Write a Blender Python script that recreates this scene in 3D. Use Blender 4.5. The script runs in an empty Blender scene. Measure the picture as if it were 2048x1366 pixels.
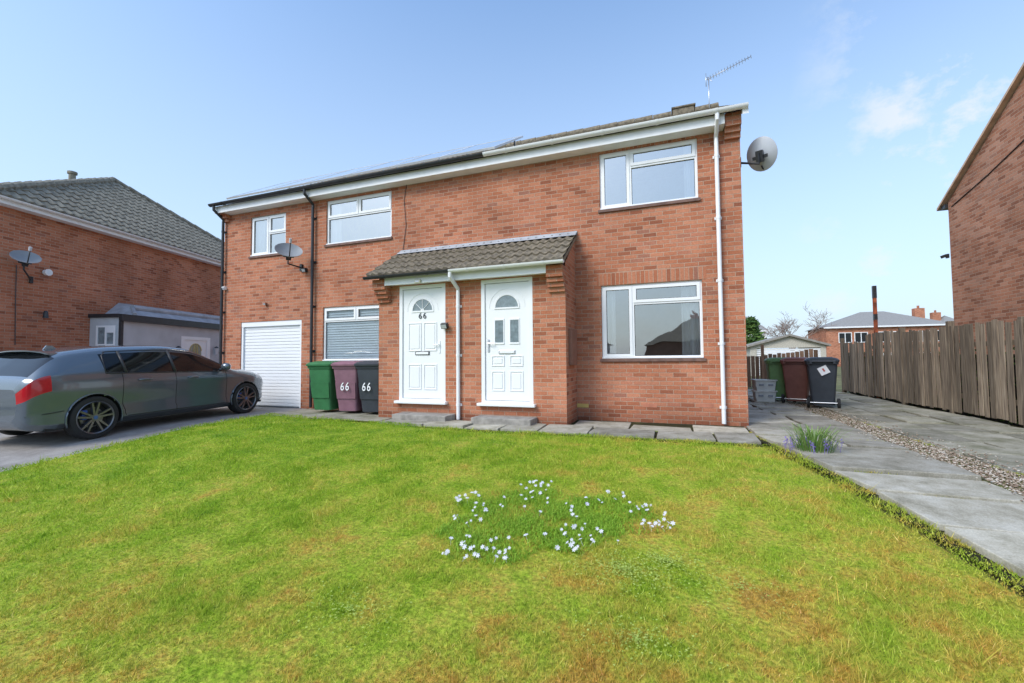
import bpy, bmesh, math, random
import numpy as np
from mathutils import Vector, Matrix, Euler
random.seed(7); rng=np.random.default_rng(5)
rad=math.radians
scene=bpy.context.scene; COL=scene.collection

# ---------------- camera ----------------
FP=870.0; psi=rad(20.28); pit=rad(2.43); rol=rad(0.45)
CAM=Vector((0,0,1.07))
fw=Vector((-math.sin(psi)*math.cos(pit),math.cos(psi)*math.cos(pit),math.sin(pit)))
r0=Vector((math.cos(psi),math.sin(psi),0)); u0=r0.cross(fw)
RR=r0*math.cos(rol)-u0*math.sin(rol); UU=r0*math.sin(rol)+u0*math.cos(rol)
cd=bpy.data.cameras.new('camera'); cam=bpy.data.objects.new('camera',cd); COL.objects.link(cam)
m=Matrix((RR,UU,-fw)).transposed().to_4x4(); m.translation=CAM
cam.matrix_world=m; cd.sensor_width=36; cd.lens=36*FP/2048; cd.clip_end=3000; cd.clip_start=0.05
scene.camera=cam
def ray(px,py): return RR*((px-1024)/FP)+UU*((683-py)/FP)+fw
def F(px,py,Y):
    d=ray(px,py); return CAM+d*((Y-CAM.y)/d.y)
def FX(px,py,X):
    d=ray(px,py); return CAM+d*((X-CAM.x)/d.x)
def zg(x,y):
    t=np.clip(5.2-np.asarray(y,dtype=float),0,9.0)
    return -0.085*t*t/(t+0.8)
def G(px,py,off=0.0):
    d=ray(px,py); z=0.0; p=CAM
    for _ in range(40):
        p=CAM+d*((z+off-CAM.z)/d.z); z=0.5*z+0.5*float(zg(p.x,p.y))
    return p

# ---------------- materials ----------------
def newmat(name):
    m=bpy.data.materials.new(name); m.use_nodes=True
    nt=m.node_tree; b=nt.nodes['Principled BSDF']; return m,nt,b
def N(nt,t,**k):
    n=nt.nodes.new(t)
    for a,v in k.items(): setattr(n,a,v)
    return n
def ramp(nt,stops,fac=None):
    r=nt.nodes.new('ShaderNodeValToRGB'); e=r.color_ramp.elements
    while len(e)<len(stops): e.new(0.5)
    for i,(p,c) in enumerate(stops):
        e[i].position=p; e[i].color=(c[0],c[1],c[2],1)
    if fac: nt.links.new(fac,r.inputs[0])
    return r
def M(name,col,rough=.5,var=.12,ns=6,bump=0,bs=60,metal=0,spec=.5,coat=0):
    m,nt,b=newmat(name)
    tc=N(nt,'ShaderNodeTexCoord')
    n=N(nt,'ShaderNodeTexNoise'); n.inputs['Scale'].default_value=ns; n.inputs['Detail'].default_value=6
    nt.links.new(tc.outputs['Object'],n.inputs['Vector'])
    lo=[max(0,c*(1-var)) for c in col]; hi=[min(1,c*(1+var)) for c in col]
    r=ramp(nt,[(.3,lo),(.7,hi)],n.outputs['Fac']); nt.links.new(r.outputs[0],b.inputs['Base Color'])
    b.inputs['Roughness'].default_value=rough; b.inputs['Metallic'].default_value=metal
    b.inputs['Specular IOR Level'].default_value=spec; b.inputs['Coat Weight'].default_value=coat
    if bump:
        n2=N(nt,'ShaderNodeTexNoise'); n2.inputs['Scale'].default_value=bs; n2.inputs['Detail'].default_value=5
        nt.links.new(tc.outputs['Object'],n2.inputs['Vector'])
        bm=N(nt,'ShaderNodeBump'); bm.inputs['Strength'].default_value=bump; bm.inputs['Distance'].default_value=.01
        nt.links.new(n2.outputs['Fac'],bm.inputs['Height']); nt.links.new(bm.outputs[0],b.inputs['Normal'])
    return m
def mul(nt,a,b):
    mm=N(nt,'ShaderNodeMix',data_type='RGBA',blend_type='MULTIPLY'); mm.inputs['Factor'].default_value=1
    nt.links.new(a,mm.inputs[6]); nt.links.new(b,mm.inputs[7]); return mm.outputs[2]
def brick(name,soldier=False,cols=None,mortar=(.48,.34,.25),stain=.2):
    cols=cols or [(.0,(.30,.105,.06)),(.13,(.43,.155,.083)),(.45,(.50,.19,.105)),(.78,(.55,.235,.138)),(.93,(.48,.19,.115)),(1,(.35,.155,.105))]
    m,nt,b=newmat(name); L=nt.links
    tc=N(nt,'ShaderNodeTexCoord'); sp=N(nt,'ShaderNodeSeparateXYZ'); L.new(tc.outputs['Object'],sp.inputs[0])
    sn=N(nt,'ShaderNodeSeparateXYZ'); L.new(tc.outputs['Normal'],sn.inputs[0])
    ab=N(nt,'ShaderNodeMath',operation='ABSOLUTE'); L.new(sn.outputs[0],ab.inputs[0])
    gt=N(nt,'ShaderNodeMath',operation='GREATER_THAN'); gt.inputs[1].default_value=.6; L.new(ab.outputs[0],gt.inputs[0])
    mx=N(nt,'ShaderNodeMix',data_type='FLOAT'); L.new(gt.outputs[0],mx.inputs['Factor']); L.new(sp.outputs[0],mx.inputs[2]); L.new(sp.outputs[1],mx.inputs[3])
    cb=N(nt,'ShaderNodeCombineXYZ')
    if soldier: L.new(sp.outputs[2],cb.inputs[0]); L.new(mx.outputs[0],cb.inputs[1])
    else: L.new(mx.outputs[0],cb.inputs[0]); L.new(sp.outputs[2],cb.inputs[1])
    nz=N(nt,'ShaderNodeTexNoise'); nz.inputs['Scale'].default_value=14; L.new(tc.outputs['Object'],nz.inputs['Vector'])
    ms=N(nt,'ShaderNodeVectorMath',operation='SCALE'); ms.inputs['Scale'].default_value=.008; L.new(nz.outputs['Color'],ms.inputs[0])
    ad=N(nt,'ShaderNodeVectorMath',operation='ADD'); L.new(cb.outputs[0],ad.inputs[0]); L.new(ms.outputs[0],ad.inputs[1])
    bt=N(nt,'ShaderNodeTexBrick'); bt.offset=0 if soldier else .5
    bt.inputs['Scale'].default_value=1; bt.inputs['Brick Width'].default_value=.215; bt.inputs['Row Height'].default_value=.07
    bt.inputs['Mortar Size'].default_value=.0058; bt.inputs['Mortar Smooth'].default_value=.35
    bt.inputs['Color1'].default_value=(0,0,0,1); bt.inputs['Color2'].default_value=(1,1,1,1); bt.inputs['Mortar'].default_value=(.5,.5,.5,1)
    L.new(ad.outputs[0],bt.inputs['Vector'])
    r=ramp(nt,cols,bt.outputs['Color'])
    n2=N(nt,'ShaderNodeTexNoise'); n2.inputs['Scale'].default_value=55; n2.inputs['Detail'].default_value=6; n2.inputs['Roughness'].default_value=.7; L.new(tc.outputs['Object'],n2.inputs['Vector'])
    r2=ramp(nt,[(.25,(.72,)*3),(.75,(1.22,)*3)],n2.outputs['Fac'])
    n3=N(nt,'ShaderNodeTexNoise'); n3.inputs['Scale'].default_value=.9; n3.inputs['Detail'].default_value=7; L.new(tc.outputs['Object'],n3.inputs['Vector'])
    r3=ramp(nt,[(.3,(1-stain,)*3),(.65,(1.08,)*3)],n3.outputs['Fac'])
    mm=N(nt,'ShaderNodeMix',data_type='RGBA'); L.new(bt.outputs['Fac'],mm.inputs['Factor']); L.new(r.outputs[0],mm.inputs[6]); mm.inputs[7].default_value=(*mortar,1)
    c=mul(nt,mul(nt,mm.outputs[2],r2.outputs[0]),r3.outputs[0])
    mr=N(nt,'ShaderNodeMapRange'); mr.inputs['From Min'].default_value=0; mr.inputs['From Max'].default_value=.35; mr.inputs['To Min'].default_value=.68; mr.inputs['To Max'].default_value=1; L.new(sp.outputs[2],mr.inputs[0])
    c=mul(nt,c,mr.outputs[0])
    n4=N(nt,'ShaderNodeTexNoise'); n4.inputs['Scale'].default_value=8; n4.inputs['Detail'].default_value=9; n4.inputs['Roughness'].default_value=.8; L.new(tc.outputs['Object'],n4.inputs['Vector'])
    r4=ramp(nt,[(.58,(0,0,0)),(.70,(.30,.30,.30))],n4.outputs['Fac'])
    m3=N(nt,'ShaderNodeMix',data_type='RGBA'); L.new(r4.outputs[0],m3.inputs['Factor']); L.new(c,m3.inputs[6]); m3.inputs[7].default_value=(.6,.43,.34,1)
    L.new(m3.outputs[2],b.inputs['Base Color']); b.inputs['Roughness'].default_value=.9; b.inputs['Specular IOR Level'].default_value=.15
    inv=N(nt,'ShaderNodeMath',operation='SUBTRACT'); inv.inputs[0].default_value=1; L.new(bt.outputs['Fac'],inv.inputs[1])
    s2=N(nt,'ShaderNodeMath',operation='MULTIPLY_ADD'); L.new(n2.outputs['Fac'],s2.inputs[0]); s2.inputs[1].default_value=.5; L.new(inv.outputs[0],s2.inputs[2])
    bp=N(nt,'ShaderNodeBump'); bp.inputs['Strength'].default_value=.7; bp.inputs['Distance'].default_value=.007; L.new(s2.outputs[0],bp.inputs['Height']); L.new(bp.outputs[0],b.inputs['Normal'])
    return m
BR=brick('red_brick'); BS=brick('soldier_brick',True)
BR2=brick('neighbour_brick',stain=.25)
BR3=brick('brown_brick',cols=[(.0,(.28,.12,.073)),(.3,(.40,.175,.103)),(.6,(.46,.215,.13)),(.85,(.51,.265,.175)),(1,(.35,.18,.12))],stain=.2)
WHITE=M('white_upvc',(.84,.85,.86),.3,.02,3)
WPAINT=M('white_paint',(.83,.84,.85),.5,.05,5)
BLACKP=M('black_plastic',(.028,.03,.034),.4,.2,9)
GREYR=M('grey_render',(.50,.52,.54),.85,.08,3,.2,80)
LEAD=M('lead_sheet',(.38,.41,.44),.55,.2,5,.2,30)
CONC=M('concrete',(.30,.28,.25),.9,.3,9,.5,90)
TILE=M('concrete_tile',(.205,.172,.122),.9,.45,14,.6,120)
TILE2=M('grey_roof_tile',(.245,.222,.172),.9,.35,8,.5,100)
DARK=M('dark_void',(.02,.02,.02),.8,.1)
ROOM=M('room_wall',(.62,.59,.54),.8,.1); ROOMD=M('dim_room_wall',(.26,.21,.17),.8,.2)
CURT=M('curtain_cloth',(.85,.85,.85),.9,.04)
BLIND=M('grey_blind',(.78,.83,.86),.6,.05)
SILVER=M('silver_metal',(.6,.61,.63),.35,.05,metal=.9)
PFRAME=M('panel_frame',(.75,.76,.78),.4,.05,metal=.3)
DISHG=M('dish_grey',(.26,.28,.30),.5,.1)
DISHL=M('dish_pale',(.55,.57,.60),.5,.06)
SILLT=M('sill_tile',(.17,.10,.08),.8,.3,10)
TERRA=M('terracotta',(.5,.2,.12),.8,.2)
STUC=M('far_white',(.75,.74,.72),.8,.04)
BROWNP=M('brown_box',(.26,.12,.08),.6,.15)
RUST=M('rusty_steel',(.30,.075,.03),.7,.7,7,.4,40,.1)
def glassmat(name,refl=.38,tint=(.86,.9,.92)):
    m=bpy.data.materials.new(name); m.use_nodes=True; nt=m.node_tree; nt.nodes.clear(); L=nt.links
    o=N(nt,'ShaderNodeOutputMaterial'); t=N(nt,'ShaderNodeBsdfTransparent'); t.inputs[0].default_value=(*tint,1)
    g=N(nt,'ShaderNodeBsdfGlossy'); g.inputs['Roughness'].default_value=.015; g.inputs[0].default_value=(.97,.96,.92,1)
    lw=N(nt,'ShaderNodeLayerWeight'); lw.inputs[0].default_value=.35
    ma=N(nt,'ShaderNodeMath',operation='MULTIPLY_ADD',use_clamp=True); L.new(lw.outputs['Fresnel'],ma.inputs[0]); ma.inputs[1].default_value=.7; ma.inputs[2].default_value=refl
    tc=N(nt,'ShaderNodeTexCoord'); nz=N(nt,'ShaderNodeTexNoise'); nz.inputs['Scale'].default_value=1.3; L.new(tc.outputs['Object'],nz.inputs['Vector'])
    bp=N(nt,'ShaderNodeBump'); bp.inputs['Strength'].default_value=.1; bp.inputs['Distance'].default_value=.05; L.new(nz.outputs['Fac'],bp.inputs['Height']); L.new(bp.outputs[0],g.inputs['Normal'])
    mx=N(nt,'ShaderNodeMixShader'); L.new(ma.outputs[0],mx.inputs[0]); L.new(t.outputs[0],mx.inputs[1]); L.new(g.outputs[0],mx.inputs[2]); L.new(mx.outputs[0],o.inputs[0])
    return m
GLASS=glassmat('window_glass',.46); GLASSD=glassmat('low_glass',.36); GLASSB=glassmat('blind_glass',.03)
CARGL=M('car_glass',(.008,.01,.012),.06,.05,spec=.4)
CARP=M('grey_car_paint',(.125,.155,.185),.24,.02,3,metal=.45,coat=1)
TYRE=M('tyre_rubber',(.025,.025,.025),.85,.1)
ALLOY=M('dark_alloy',(.2,.2,.21),.3,.1,metal=.8)
REDL=M('red_lamp',(.5,.012,.02),.15,.1,coat=.6)
CLEARL=M('clear_lamp',(.5,.52,.55),.1,.1,coat=1)
SOLAR=M('solar_cell',(.50,.54,.58),.12,.05,spec=.9,coat=1)

def grassmat(name,blade):
    m,nt,b=newmat(name); L=nt.links
    g=N(nt,'ShaderNodeNewGeometry')
    n=N(nt,'ShaderNodeTexNoise'); n.inputs['Scale'].default_value=2.1; n.inputs['Detail'].default_value=12; n.inputs['Roughness'].default_value=.82; L.new(g.outputs['Position'],n.inputs['Vector'])
    sp=N(nt,'ShaderNodeSeparateXYZ'); L.new(g.outputs['Position'],sp.inputs[0])
    mr=N(nt,'ShaderNodeMapRange'); mr.inputs['From Min'].default_value=4.6; mr.inputs['From Max'].default_value=1.2; mr.inputs['To Min'].default_value=0; mr.inputs['To Max'].default_value=.085; L.new(sp.outputs[1],mr.inputs[0])
    mr2=N(nt,'ShaderNodeMapRange'); mr2.inputs['From Min'].default_value=-4.5; mr2.inputs['From Max'].default_value=.8; mr2.inputs['To Min'].default_value=-.06; mr2.inputs['To Max'].default_value=.045; L.new(sp.outputs[0],mr2.inputs[0])
    a=N(nt,'ShaderNodeMath',operation='ADD'); L.new(n.outputs['Fac'],a.inputs[0]); L.new(mr.outputs[0],a.inputs[1])
    a2=N(nt,'ShaderNodeMath',operation='ADD'); L.new(a.outputs[0],a2.inputs[0]); L.new(mr2.outputs[0],a2.inputs[1])
    r=ramp(nt,[(.34,(.20,.38,.025)),(.45,(.35,.51,.04)),(.54,(.50,.58,.075)),(.60,(.62,.56,.10)),(.67,(.66,.43,.09)),(.80,(.48,.33,.10))],a2.outputs[0])
    n2=N(nt,'ShaderNodeTexNoise'); n2.inputs['Scale'].default_value=45; n2.inputs['Detail'].default_value=5; L.new(g.outputs['Position'],n2.inputs['Vector'])
    src=g.outputs['Random Per Island'] if blade else n2.outputs['Fac']
    r2=ramp(nt,[(0,(.50,.58,.45)),(.6,(1.0,1.0,1)),(.93,(1.25,1.2,1.3)),(1,(1.7,1.5,3.0))] if blade else [(.3,(.34,.34,.28)),(.7,(.9,.88,.75))],src)
    c=mul(nt,r.outputs[0],r2.outputs[0])
    L.new(c,b.inputs['Base Color']); b.inputs['Roughness'].default_value=.7; b.inputs['Specular IOR Level'].default_value=.12
    if blade:
        tr=N(nt,'ShaderNodeBsdfTranslucent'); L.new(c,tr.inputs[0]); ms=N(nt,'ShaderNodeMixShader'); ms.inputs[0].default_value=.4
        L.new(b.outputs[0],ms.inputs[1]); L.new(tr.outputs[0],ms.inputs[2]); L.new(ms.outputs[0],nt.nodes['Material Output'].inputs[0])
    else:
        bp=N(nt,'ShaderNodeBump'); bp.inputs['Strength'].default_value=.8; bp.inputs['Distance'].default_value=.02; L.new(n2.outputs['Fac'],bp.inputs['Height']); L.new(bp.outputs[0],b.inputs['Normal'])
    return m
GRASSB=grassmat('grass_blade',True); GRASSG=grassmat('lawn_thatch',False)
def leafmat(name,c1,c2,trl=.35):
    m,nt,b=newmat(name); L=nt.links; g=N(nt,'ShaderNodeNewGeometry')
    r=ramp(nt,[(0,c1),(1,c2)],g.outputs['Random Per Island']); L.new(r.outputs[0],b.inputs['Base Color']); b.inputs['Roughness'].default_value=.65; b.inputs['Specular IOR Level'].default_value=.25
    tr=N(nt,'ShaderNodeBsdfTranslucent'); L.new(r.outputs[0],tr.inputs[0]); ms=N(nt,'ShaderNodeMixShader'); ms.inputs[0].default_value=trl
    L.new(b.outputs[0],ms.inputs[1]); L.new(tr.outputs[0],ms.inputs[2]); L.new(ms.outputs[0],nt.nodes['Material Output'].inputs[0]); return m
LEAF=leafmat('bulb_leaf',(.19,.38,.025),(.42,.62,.07)); LEAFD=leafmat('conifer_leaf',(.04,.09,.02),(.12,.20,.04),.2)
PETW=leafmat('white_petal',(.72,.70,.86),(.88,.88,.9),.2); PETP=leafmat('purple_petal',(.2,.13,.5),(.36,.27,.7),.2)
BARK=M('bark',(.27,.20,.17),.9,.3,12)
def slabmat(name,c1,c2,c3,s=5,isl=(.82,1.15),fine=(.8,1.14)):
    m,nt,b=newmat(name); L=nt.links; g=N(nt,'ShaderNodeNewGeometry')
    n=N(nt,'ShaderNodeTexNoise'); n.inputs['Scale'].default_value=s; n.inputs['Detail'].default_value=12; n.inputs['Roughness'].default_value=.74; L.new(g.outputs['Position'],n.inputs['Vector'])
    r=ramp(nt,[(.34,c1),(.5,c2),(.64,c3)],n.outputs['Fac'])
    r2=ramp(nt,[(0,(isl[0],)*3),(1,(isl[1],isl[1],isl[1]*.97))],g.outputs['Random Per Island'])
    v=N(nt,'ShaderNodeTexNoise'); v.inputs['Scale'].default_value=90; v.inputs['Detail'].default_value=5; v.inputs['Roughness'].default_value=.7; L.new(g.outputs['Position'],v.inputs['Vector'])
    r3=ramp(nt,[(.35,(fine[0],)*3),(.65,(fine[1],)*3)],v.outputs['Fac'])
    c=mul(nt,mul(nt,r.outputs[0],r2.outputs[0]),r3.outputs[0])
    L.new(c,b.inputs['Base Color']); b.inputs['Roughness'].default_value=.92; b.inputs['Specular IOR Level'].default_value=.2
    bp=N(nt,'ShaderNodeBump'); bp.inputs['Strength'].default_value=.35; bp.inputs['Distance'].default_value=.005; L.new(v.outputs['Fac'],bp.inputs['Height']); L.new(bp.outputs[0],b.inputs['Normal'])
    return m
SLAB=slabmat('paving_slab',(.24,.225,.17),(.40,.375,.31),(.50,.48,.42),3.2,(.62,1.2))
DRIVE=slabmat('driveway_tarmac',(.24,.22,.205),(.32,.30,.285),(.39,.37,.35),2)
DRIVE2=slabmat('neighbour_drive',(.16,.16,.10),(.30,.285,.225),(.42,.40,.34),2.5,(.75,1.15))
SOIL=slabmat('soil',(.09,.08,.04),(.16,.15,.07),(.2,.22,.08),1)
JOINT=slabmat('mossy_joint',(.02,.02,.01),(.035,.035,.015),(.06,.065,.02),4)
def gravelmat():
    m,nt,b=newmat('gravel'); L=nt.links; g=N(nt,'ShaderNodeNewGeometry')
    r=ramp(nt,[(0,(.14,.09,.06)),(.4,(.33,.25,.18)),(.75,(.46,.39,.31)),(1,(.62,.58,.52))],g.outputs['Random Per Island']); L.new(r.outputs[0],b.inputs['Base Color']); b.inputs['Roughness'].default_value=.8; return m
GRAV=gravelmat()
def woodmat(name,c1,c2,c3):
    m,nt,b=newmat(name); L=nt.links; g=N(nt,'ShaderNodeNewGeometry')
    mp=N(nt,'ShaderNodeMapping'); mp.inputs['Scale'].default_value=(25,25,1.6); L.new(g.outputs['Position'],mp.inputs[0])
    n=N(nt,'ShaderNodeTexNoise'); n.inputs['Scale'].default_value=1.5; n.inputs['Detail'].default_value=8; L.new(mp.outputs[0],n.inputs['Vector'])
    r=ramp(nt,[(.3,c1),(.55,c2),(.75,c3)],n.outputs['Fac'])
    r2=ramp(nt,[(0,(.55,.53,.48)),(1,(1.35,1.3,1.2))],g.outputs['Random Per Island'])
    c=mul(nt,r.outputs[0],r2.outputs[0])
    L.new(c,b.inputs['Base Color']); b.inputs['Roughness'].default_value=.9
    bp=N(nt,'ShaderNodeBump'); bp.inputs['Strength'].default_value=.5; bp.inputs['Distance'].default_value=.006; L.new(n.outputs['Fac'],bp.inputs['Height']); L.new(bp.outputs[0],b.inputs['Normal'])
    return m
WOOD=woodmat('weathered_wood',(.10,.078,.06),(.24,.195,.15),(.36,.31,.25))
WOOD2=woodmat('brown_fence_wood',(.15,.09,.06),(.25,.155,.105),(.33,.23,.165))

# ---------------- mesh builder ----------------
class MB:
    def __init__(s): s.v=[]; s.f=[]
    def add(s,vs,fs):
        n=len(s.v); s.v+= [tuple(v) for v in vs]; s.f+=[tuple(i+n for i in f) for f in fs]
    def quad(s,a,b,c,d): s.add([a,b,c,d],[(0,1,2,3)])
    BF=[(3,2,1,0),(4,5,6,7),(0,1,5,4),(1,2,6,5),(2,3,7,6),(3,0,4,7)]
    def box(s,x0,x1,y0,y1,z0,z1):
        s.add([(x0,y0,z0),(x1,y0,z0),(x1,y1,z0),(x0,y1,z0),(x0,y0,z1),(x1,y0,z1),(x1,y1,z1),(x0,y1,z1)],s.BF)
    def obox(s,c,sz,rot=None):
        rot=rot or Matrix.Identity(3); hx,hy,hz=[a/2 for a in sz]
        vs=[Vector(c)+rot@Vector(q) for q in [(-hx,-hy,-hz),(hx,-hy,-hz),(hx,hy,-hz),(-hx,hy,-hz),(-hx,-hy,hz),(hx,-hy,hz),(hx,hy,hz),(-hx,hy,hz)]]
        s.add(vs,s.BF)
    def tube(s,pts,r,n=8,r2=None):
        pts=[Vector(p) for p in pts]; rings=[]
        for i,p in enumerate(pts):
            a=pts[max(0,i-1)]; b=pts[min(len(pts)-1,i+1)]; t=(b-a).normalized()
            ref=Vector((0,0,1)) if abs(t.z)<.95 else Vector((0,1,0))
            u=t.cross(ref).normalized(); w=t.cross(u)
            rr=r if r2 is None else r+(r2-r)*i/max(1,len(pts)-1)
            rings.append([p+u*math.cos(2*math.pi*k/n)*rr+w*math.sin(2*math.pi*k/n)*rr for k in range(n)])
        s.loft(rings)
    def loft(s,rings,caps=True):
        n=len(rings[0]); vs=[v for r in rings for v in r]; fs=[]
        for i in range(len(rings)-1):
            for k in range(n):
                fs.append((i*n+k,i*n+(k+1)%n,(i+1)*n+(k+1)%n,(i+1)*n+k))
        if caps: fs.append(tuple(range(n))[::-1]); fs.append(tuple((len(rings)-1)*n+k for k in range(n)))
        s.add(vs,fs)
    def prism(s,poly,y0,y1):
        n=len(poly); vs=[(x,y0,z) for x,z in poly]+[(x,y1,z) for x,z in poly]
        fs=[tuple(range(n)),tuple(range(2*n-1,n-1,-1))]+[(k,k+n,(k+1)%n+n,(k+1)%n) for k in range(n)]
        s.add(vs,fs)
    def plate(s,x0,x1,z0,z1,yf,yb,holes=(),outer=True):
        xs=sorted({x0,x1,*[h[0] for h in holes],*[h[1] for h in holes]}); zs=sorted({z0,z1,*[h[2] for h in holes],*[h[3] for h in holes]})
        for a,b in zip(xs,xs[1:]):
            for c,d in zip(zs,zs[1:]):
                mx,mz=(a+b)/2,(c+d)/2
                if any(h[0]<mx<h[1] and h[2]<mz<h[3] for h in holes): continue
                s.quad((a,yf,c),(b,yf,c),(b,yf,d),(a,yf,d))
        for h in holes:
            a,b,c,d=h[:4]
            s.quad((a,yf,c),(a,yb,c),(b,yb,c),(b,yf,c)); s.quad((a,yf,d),(b,yf,d),(b,yb,d),(a,yb,d))
            s.quad((a,yf,c),(a,yf,d),(a,yb,d),(a,yb,c)); s.quad((b,yf,c),(b,yb,c),(b,yb,d),(b,yf,d))
        if outer:
            a,b,c,d=x0,x1,z0,z1
            s.quad((a,yf,c),(b,yf,c),(b,yb,c),(a,yb,c)); s.quad((a,yf,d),(a,yb,d),(b,yb,d),(b,yf,d))
            s.quad((a,yf,c),(a,yb,c),(a,yb,d),(a,yf,d)); s.quad((b,yf,c),(b,yf,d),(b,yb,d),(b,yb,c))
    def tiles(s,O,U,S,w,l,roll=.15,course=.33,amp=.026,step=.028,ns=6):
        O=Vector(O); U=Vector(U).normalized(); S=Vector(S).normalized(); Nn=U.cross(S).normalized()
        nu=max(1,int(w/roll*ns)); nc=int(math.ceil(l/course))
        us=[w*i/nu for i in range(nu+1)]
        hs=[amp*(.5+.5*math.cos(2*math.pi*u/roll))**1.6 for u in us]
        rows=[]
        for c in range(nc):
            s0=c*course; s1=min(l,(c+1)*course); j=[random.uniform(-.004,.004) for _ in range(int(w/(roll*2))+2)]
            for ss,off in ((s0,-.02),(s0,step),(s1,.004)):
                if ss==s0 and off<0 and c>0: continue
                rows.append([O+U*u+S*ss+Nn*(h+off+j[int(u/(roll*2))]*(1 if off==step else 0)) for u,h in zip(us,hs)])
        n=nu+1; vs=[v for r in rows for v in r]; fs=[]
        for i in range(len(rows)-1):
            for k in range(nu): fs.append((i*n+k,i*n+k+1,(i+1)*n+k+1,(i+1)*n+k))
        s.add(vs,fs)
    def build(s,name,mat,parent=None,smooth=False,bevel=0,local=False,clip=None,auto=None):
        me=bpy.data.meshes.new(name); me.from_pydata(s.v,[],s.f); me.update()
        if clip:
            bm=bmesh.new(); bm.from_mesh(me)
            for co,no in clip:
                bmesh.ops.bisect_plane(bm,geom=bm.verts[:]+bm.edges[:]+bm.faces[:],plane_co=co,plane_no=no,clear_outer=True)
            bm.to_mesh(me); bm.free()
        if smooth: me.polygons.foreach_set('use_smooth',[True]*len(me.polygons))
        if smooth and auto is not None: me.set_sharp_from_angle(angle=rad(auto))
        me.materials.append(mat)
        o=bpy.data.objects.new(name,me); COL.objects.link(o)
        if parent is not None:
            o.parent=parent
            if parent.type=='EMPTY' and not local: o.matrix_parent_inverse=parent.matrix_basis.inverted()
        if bevel:
            b=o.modifiers.new('bevel','BEVEL'); b.width=bevel; b.segments=2; b.limit_method='ANGLE'
        return o
def thing(name,label,cat,loc=(0,0,0),rotz=0,group=None):
    o=bpy.data.objects.new(name,None); COL.objects.link(o); o.location=loc; o.rotation_euler=(0,0,rotz)
    o.empty_display_size=.2
    return tag(o,label,cat,group)
def tag(o,label,cat=None,group=None,kind=None):
    if label: o['label']=label
    if cat: o['category']=cat
    if group: o['group']=group
    if kind: o['kind']=kind
    return o
def struct(o): o['kind']='structure'; return o
def textmesh(s,size,depth=.002,off=.004):
    c=bpy.data.curves.new('t','FONT'); c.body=s; c.size=size; c.extrude=depth; c.align_x='CENTER'; c.align_y='CENTER'; c.offset=size*off; c.space_character=1.25
    o=bpy.data.objects.new('t',c); COL.objects.link(o); bpy.context.view_layer.update()
    me=bpy.data.meshes.new_from_object(o.evaluated_get(bpy.context.evaluated_depsgraph_get())); bpy.data.objects.remove(o); return me
def textobj(name,s,size,loc,rot,mat,parent,sy=1.0):
    me=textmesh(s,size); me.transform(Matrix.Translation(loc)@rot.to_4x4()@Matrix.Diagonal((1,sy,1,1))); me.materials.clear(); me.materials.append(mat)
    o=bpy.data.objects.new(name,me); COL.objects.link(o); o.parent=parent
    return o

# ---------------- ground and setting ----------------
def sheet(name,xl,xr,y0,y1,off,mat,ny=40,nx=10):
    mb=MB(); vs=[];fs=[]
    for j in range(ny+1):
        y=y0+(y1-y0)*j/ny; a=xl(y); b=xr(y)
        for i in range(nx+1):
            x=a+(b-a)*i/nx; vs.append((x,y,float(zg(x,y))+off))
    for j in range(ny):
        for i in range(nx): q=j*(nx+1)+i; fs.append((q,q+1,q+nx+2,q+nx+1))
    mb.add(vs,fs); return struct(mb.build(name,mat,smooth=True))
mb=MB(); xs=[-900,-300,-100,-40,-20,-10,-5,0,5,10,20,40,100,300,900]; ys=[-900,-200,-60,-20,-8]+[-4+ .6*i for i in range(18)]+[8,20,60,200,900]
mb.add([(x,y,float(zg(x,y))-.09) for y in ys for x in xs],[(j*15+i,j*15+i+1,(j+1)*15+i+1,(j+1)*15+i) for j in range(len(ys)-1) for i in range(14)])
struct(mb.build('ground',SOIL))
def Lx(y): return 1.03+max(0,6.9-y)*.19 if y<6.9 else 1.03
def Rx(y): return 2.53 if y>4.5 else Lx(y)+1.04
MY=7.7; PY=6.9
DX=lambda y:-7.75+ (6.6-y)*.13 if y<6.6 else -7.75
sheet('driveway',lambda y:-16.5,lambda y:DX(y)+.05,-4.5,14,.0,DRIVE,50,8)
sheet('patio',lambda y:-7.72,lambda y:-4.9,6.35,MY+.0,.012,DRIVE2,8,8)
sheet('gravel_bed',lambda y:Rx(y)-.03,lambda y:Rx(y)+.40,-3,17,-.012,SOIL,50,3)
sheet('path_joint',lambda y:Lx(y)-.06,lambda y:4.88,-3,17,-.020,JOINT,50,3)
sheet('yard',lambda y:4.9,lambda y:60,-3,60,-.03,SOIL,10,6)
sheet('back_yard',lambda y:-7.7,lambda y:4.86,17.05,60,-.03,SOIL,10,6)
sheet('pavement',lambda y:-60,lambda y:60,-6.5,-4.5,.01,DRIVE2,4,4)
sheet('road',lambda y:-60,lambda y:60,-13,-6.6,-.07,DRIVE,4,4)
def lawn_back(x):
    pts=[(-7.8,6.6),(-6.6,6.45),(-5.2,6.3),(-4.0,6.12),(-3.0,6.05),(-1.5,6.08),(1.2,6.12)]
    xs_=[p[0] for p in pts]; ys_=[p[1] for p in pts]; return np.interp(x,xs_,ys_)
def bulge(x,y):
    x=np.asarray(x,float); y=np.asarray(y,float)
    return .02+.05*np.exp(-((x+5.5)/2.0)**2-((y-5.0)/1.3)**2)+.012*np.sin(x*2.1+1)*np.sin(y*1.7)+.006*np.sin(x*5.3)*np.sin(y*6.1+2)
def in_lawn(x,y):
    lx=np.where(y<6.9,1.03+(6.9-y)*.19,1.03)
    return (x>-7.72+(6.6-y)*.13)&(x<lx-.03+.02*np.sin(y*11)*np.sin(y*4.3))&(y<lawn_back(x)+.04*np.sin(x*9))
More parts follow.
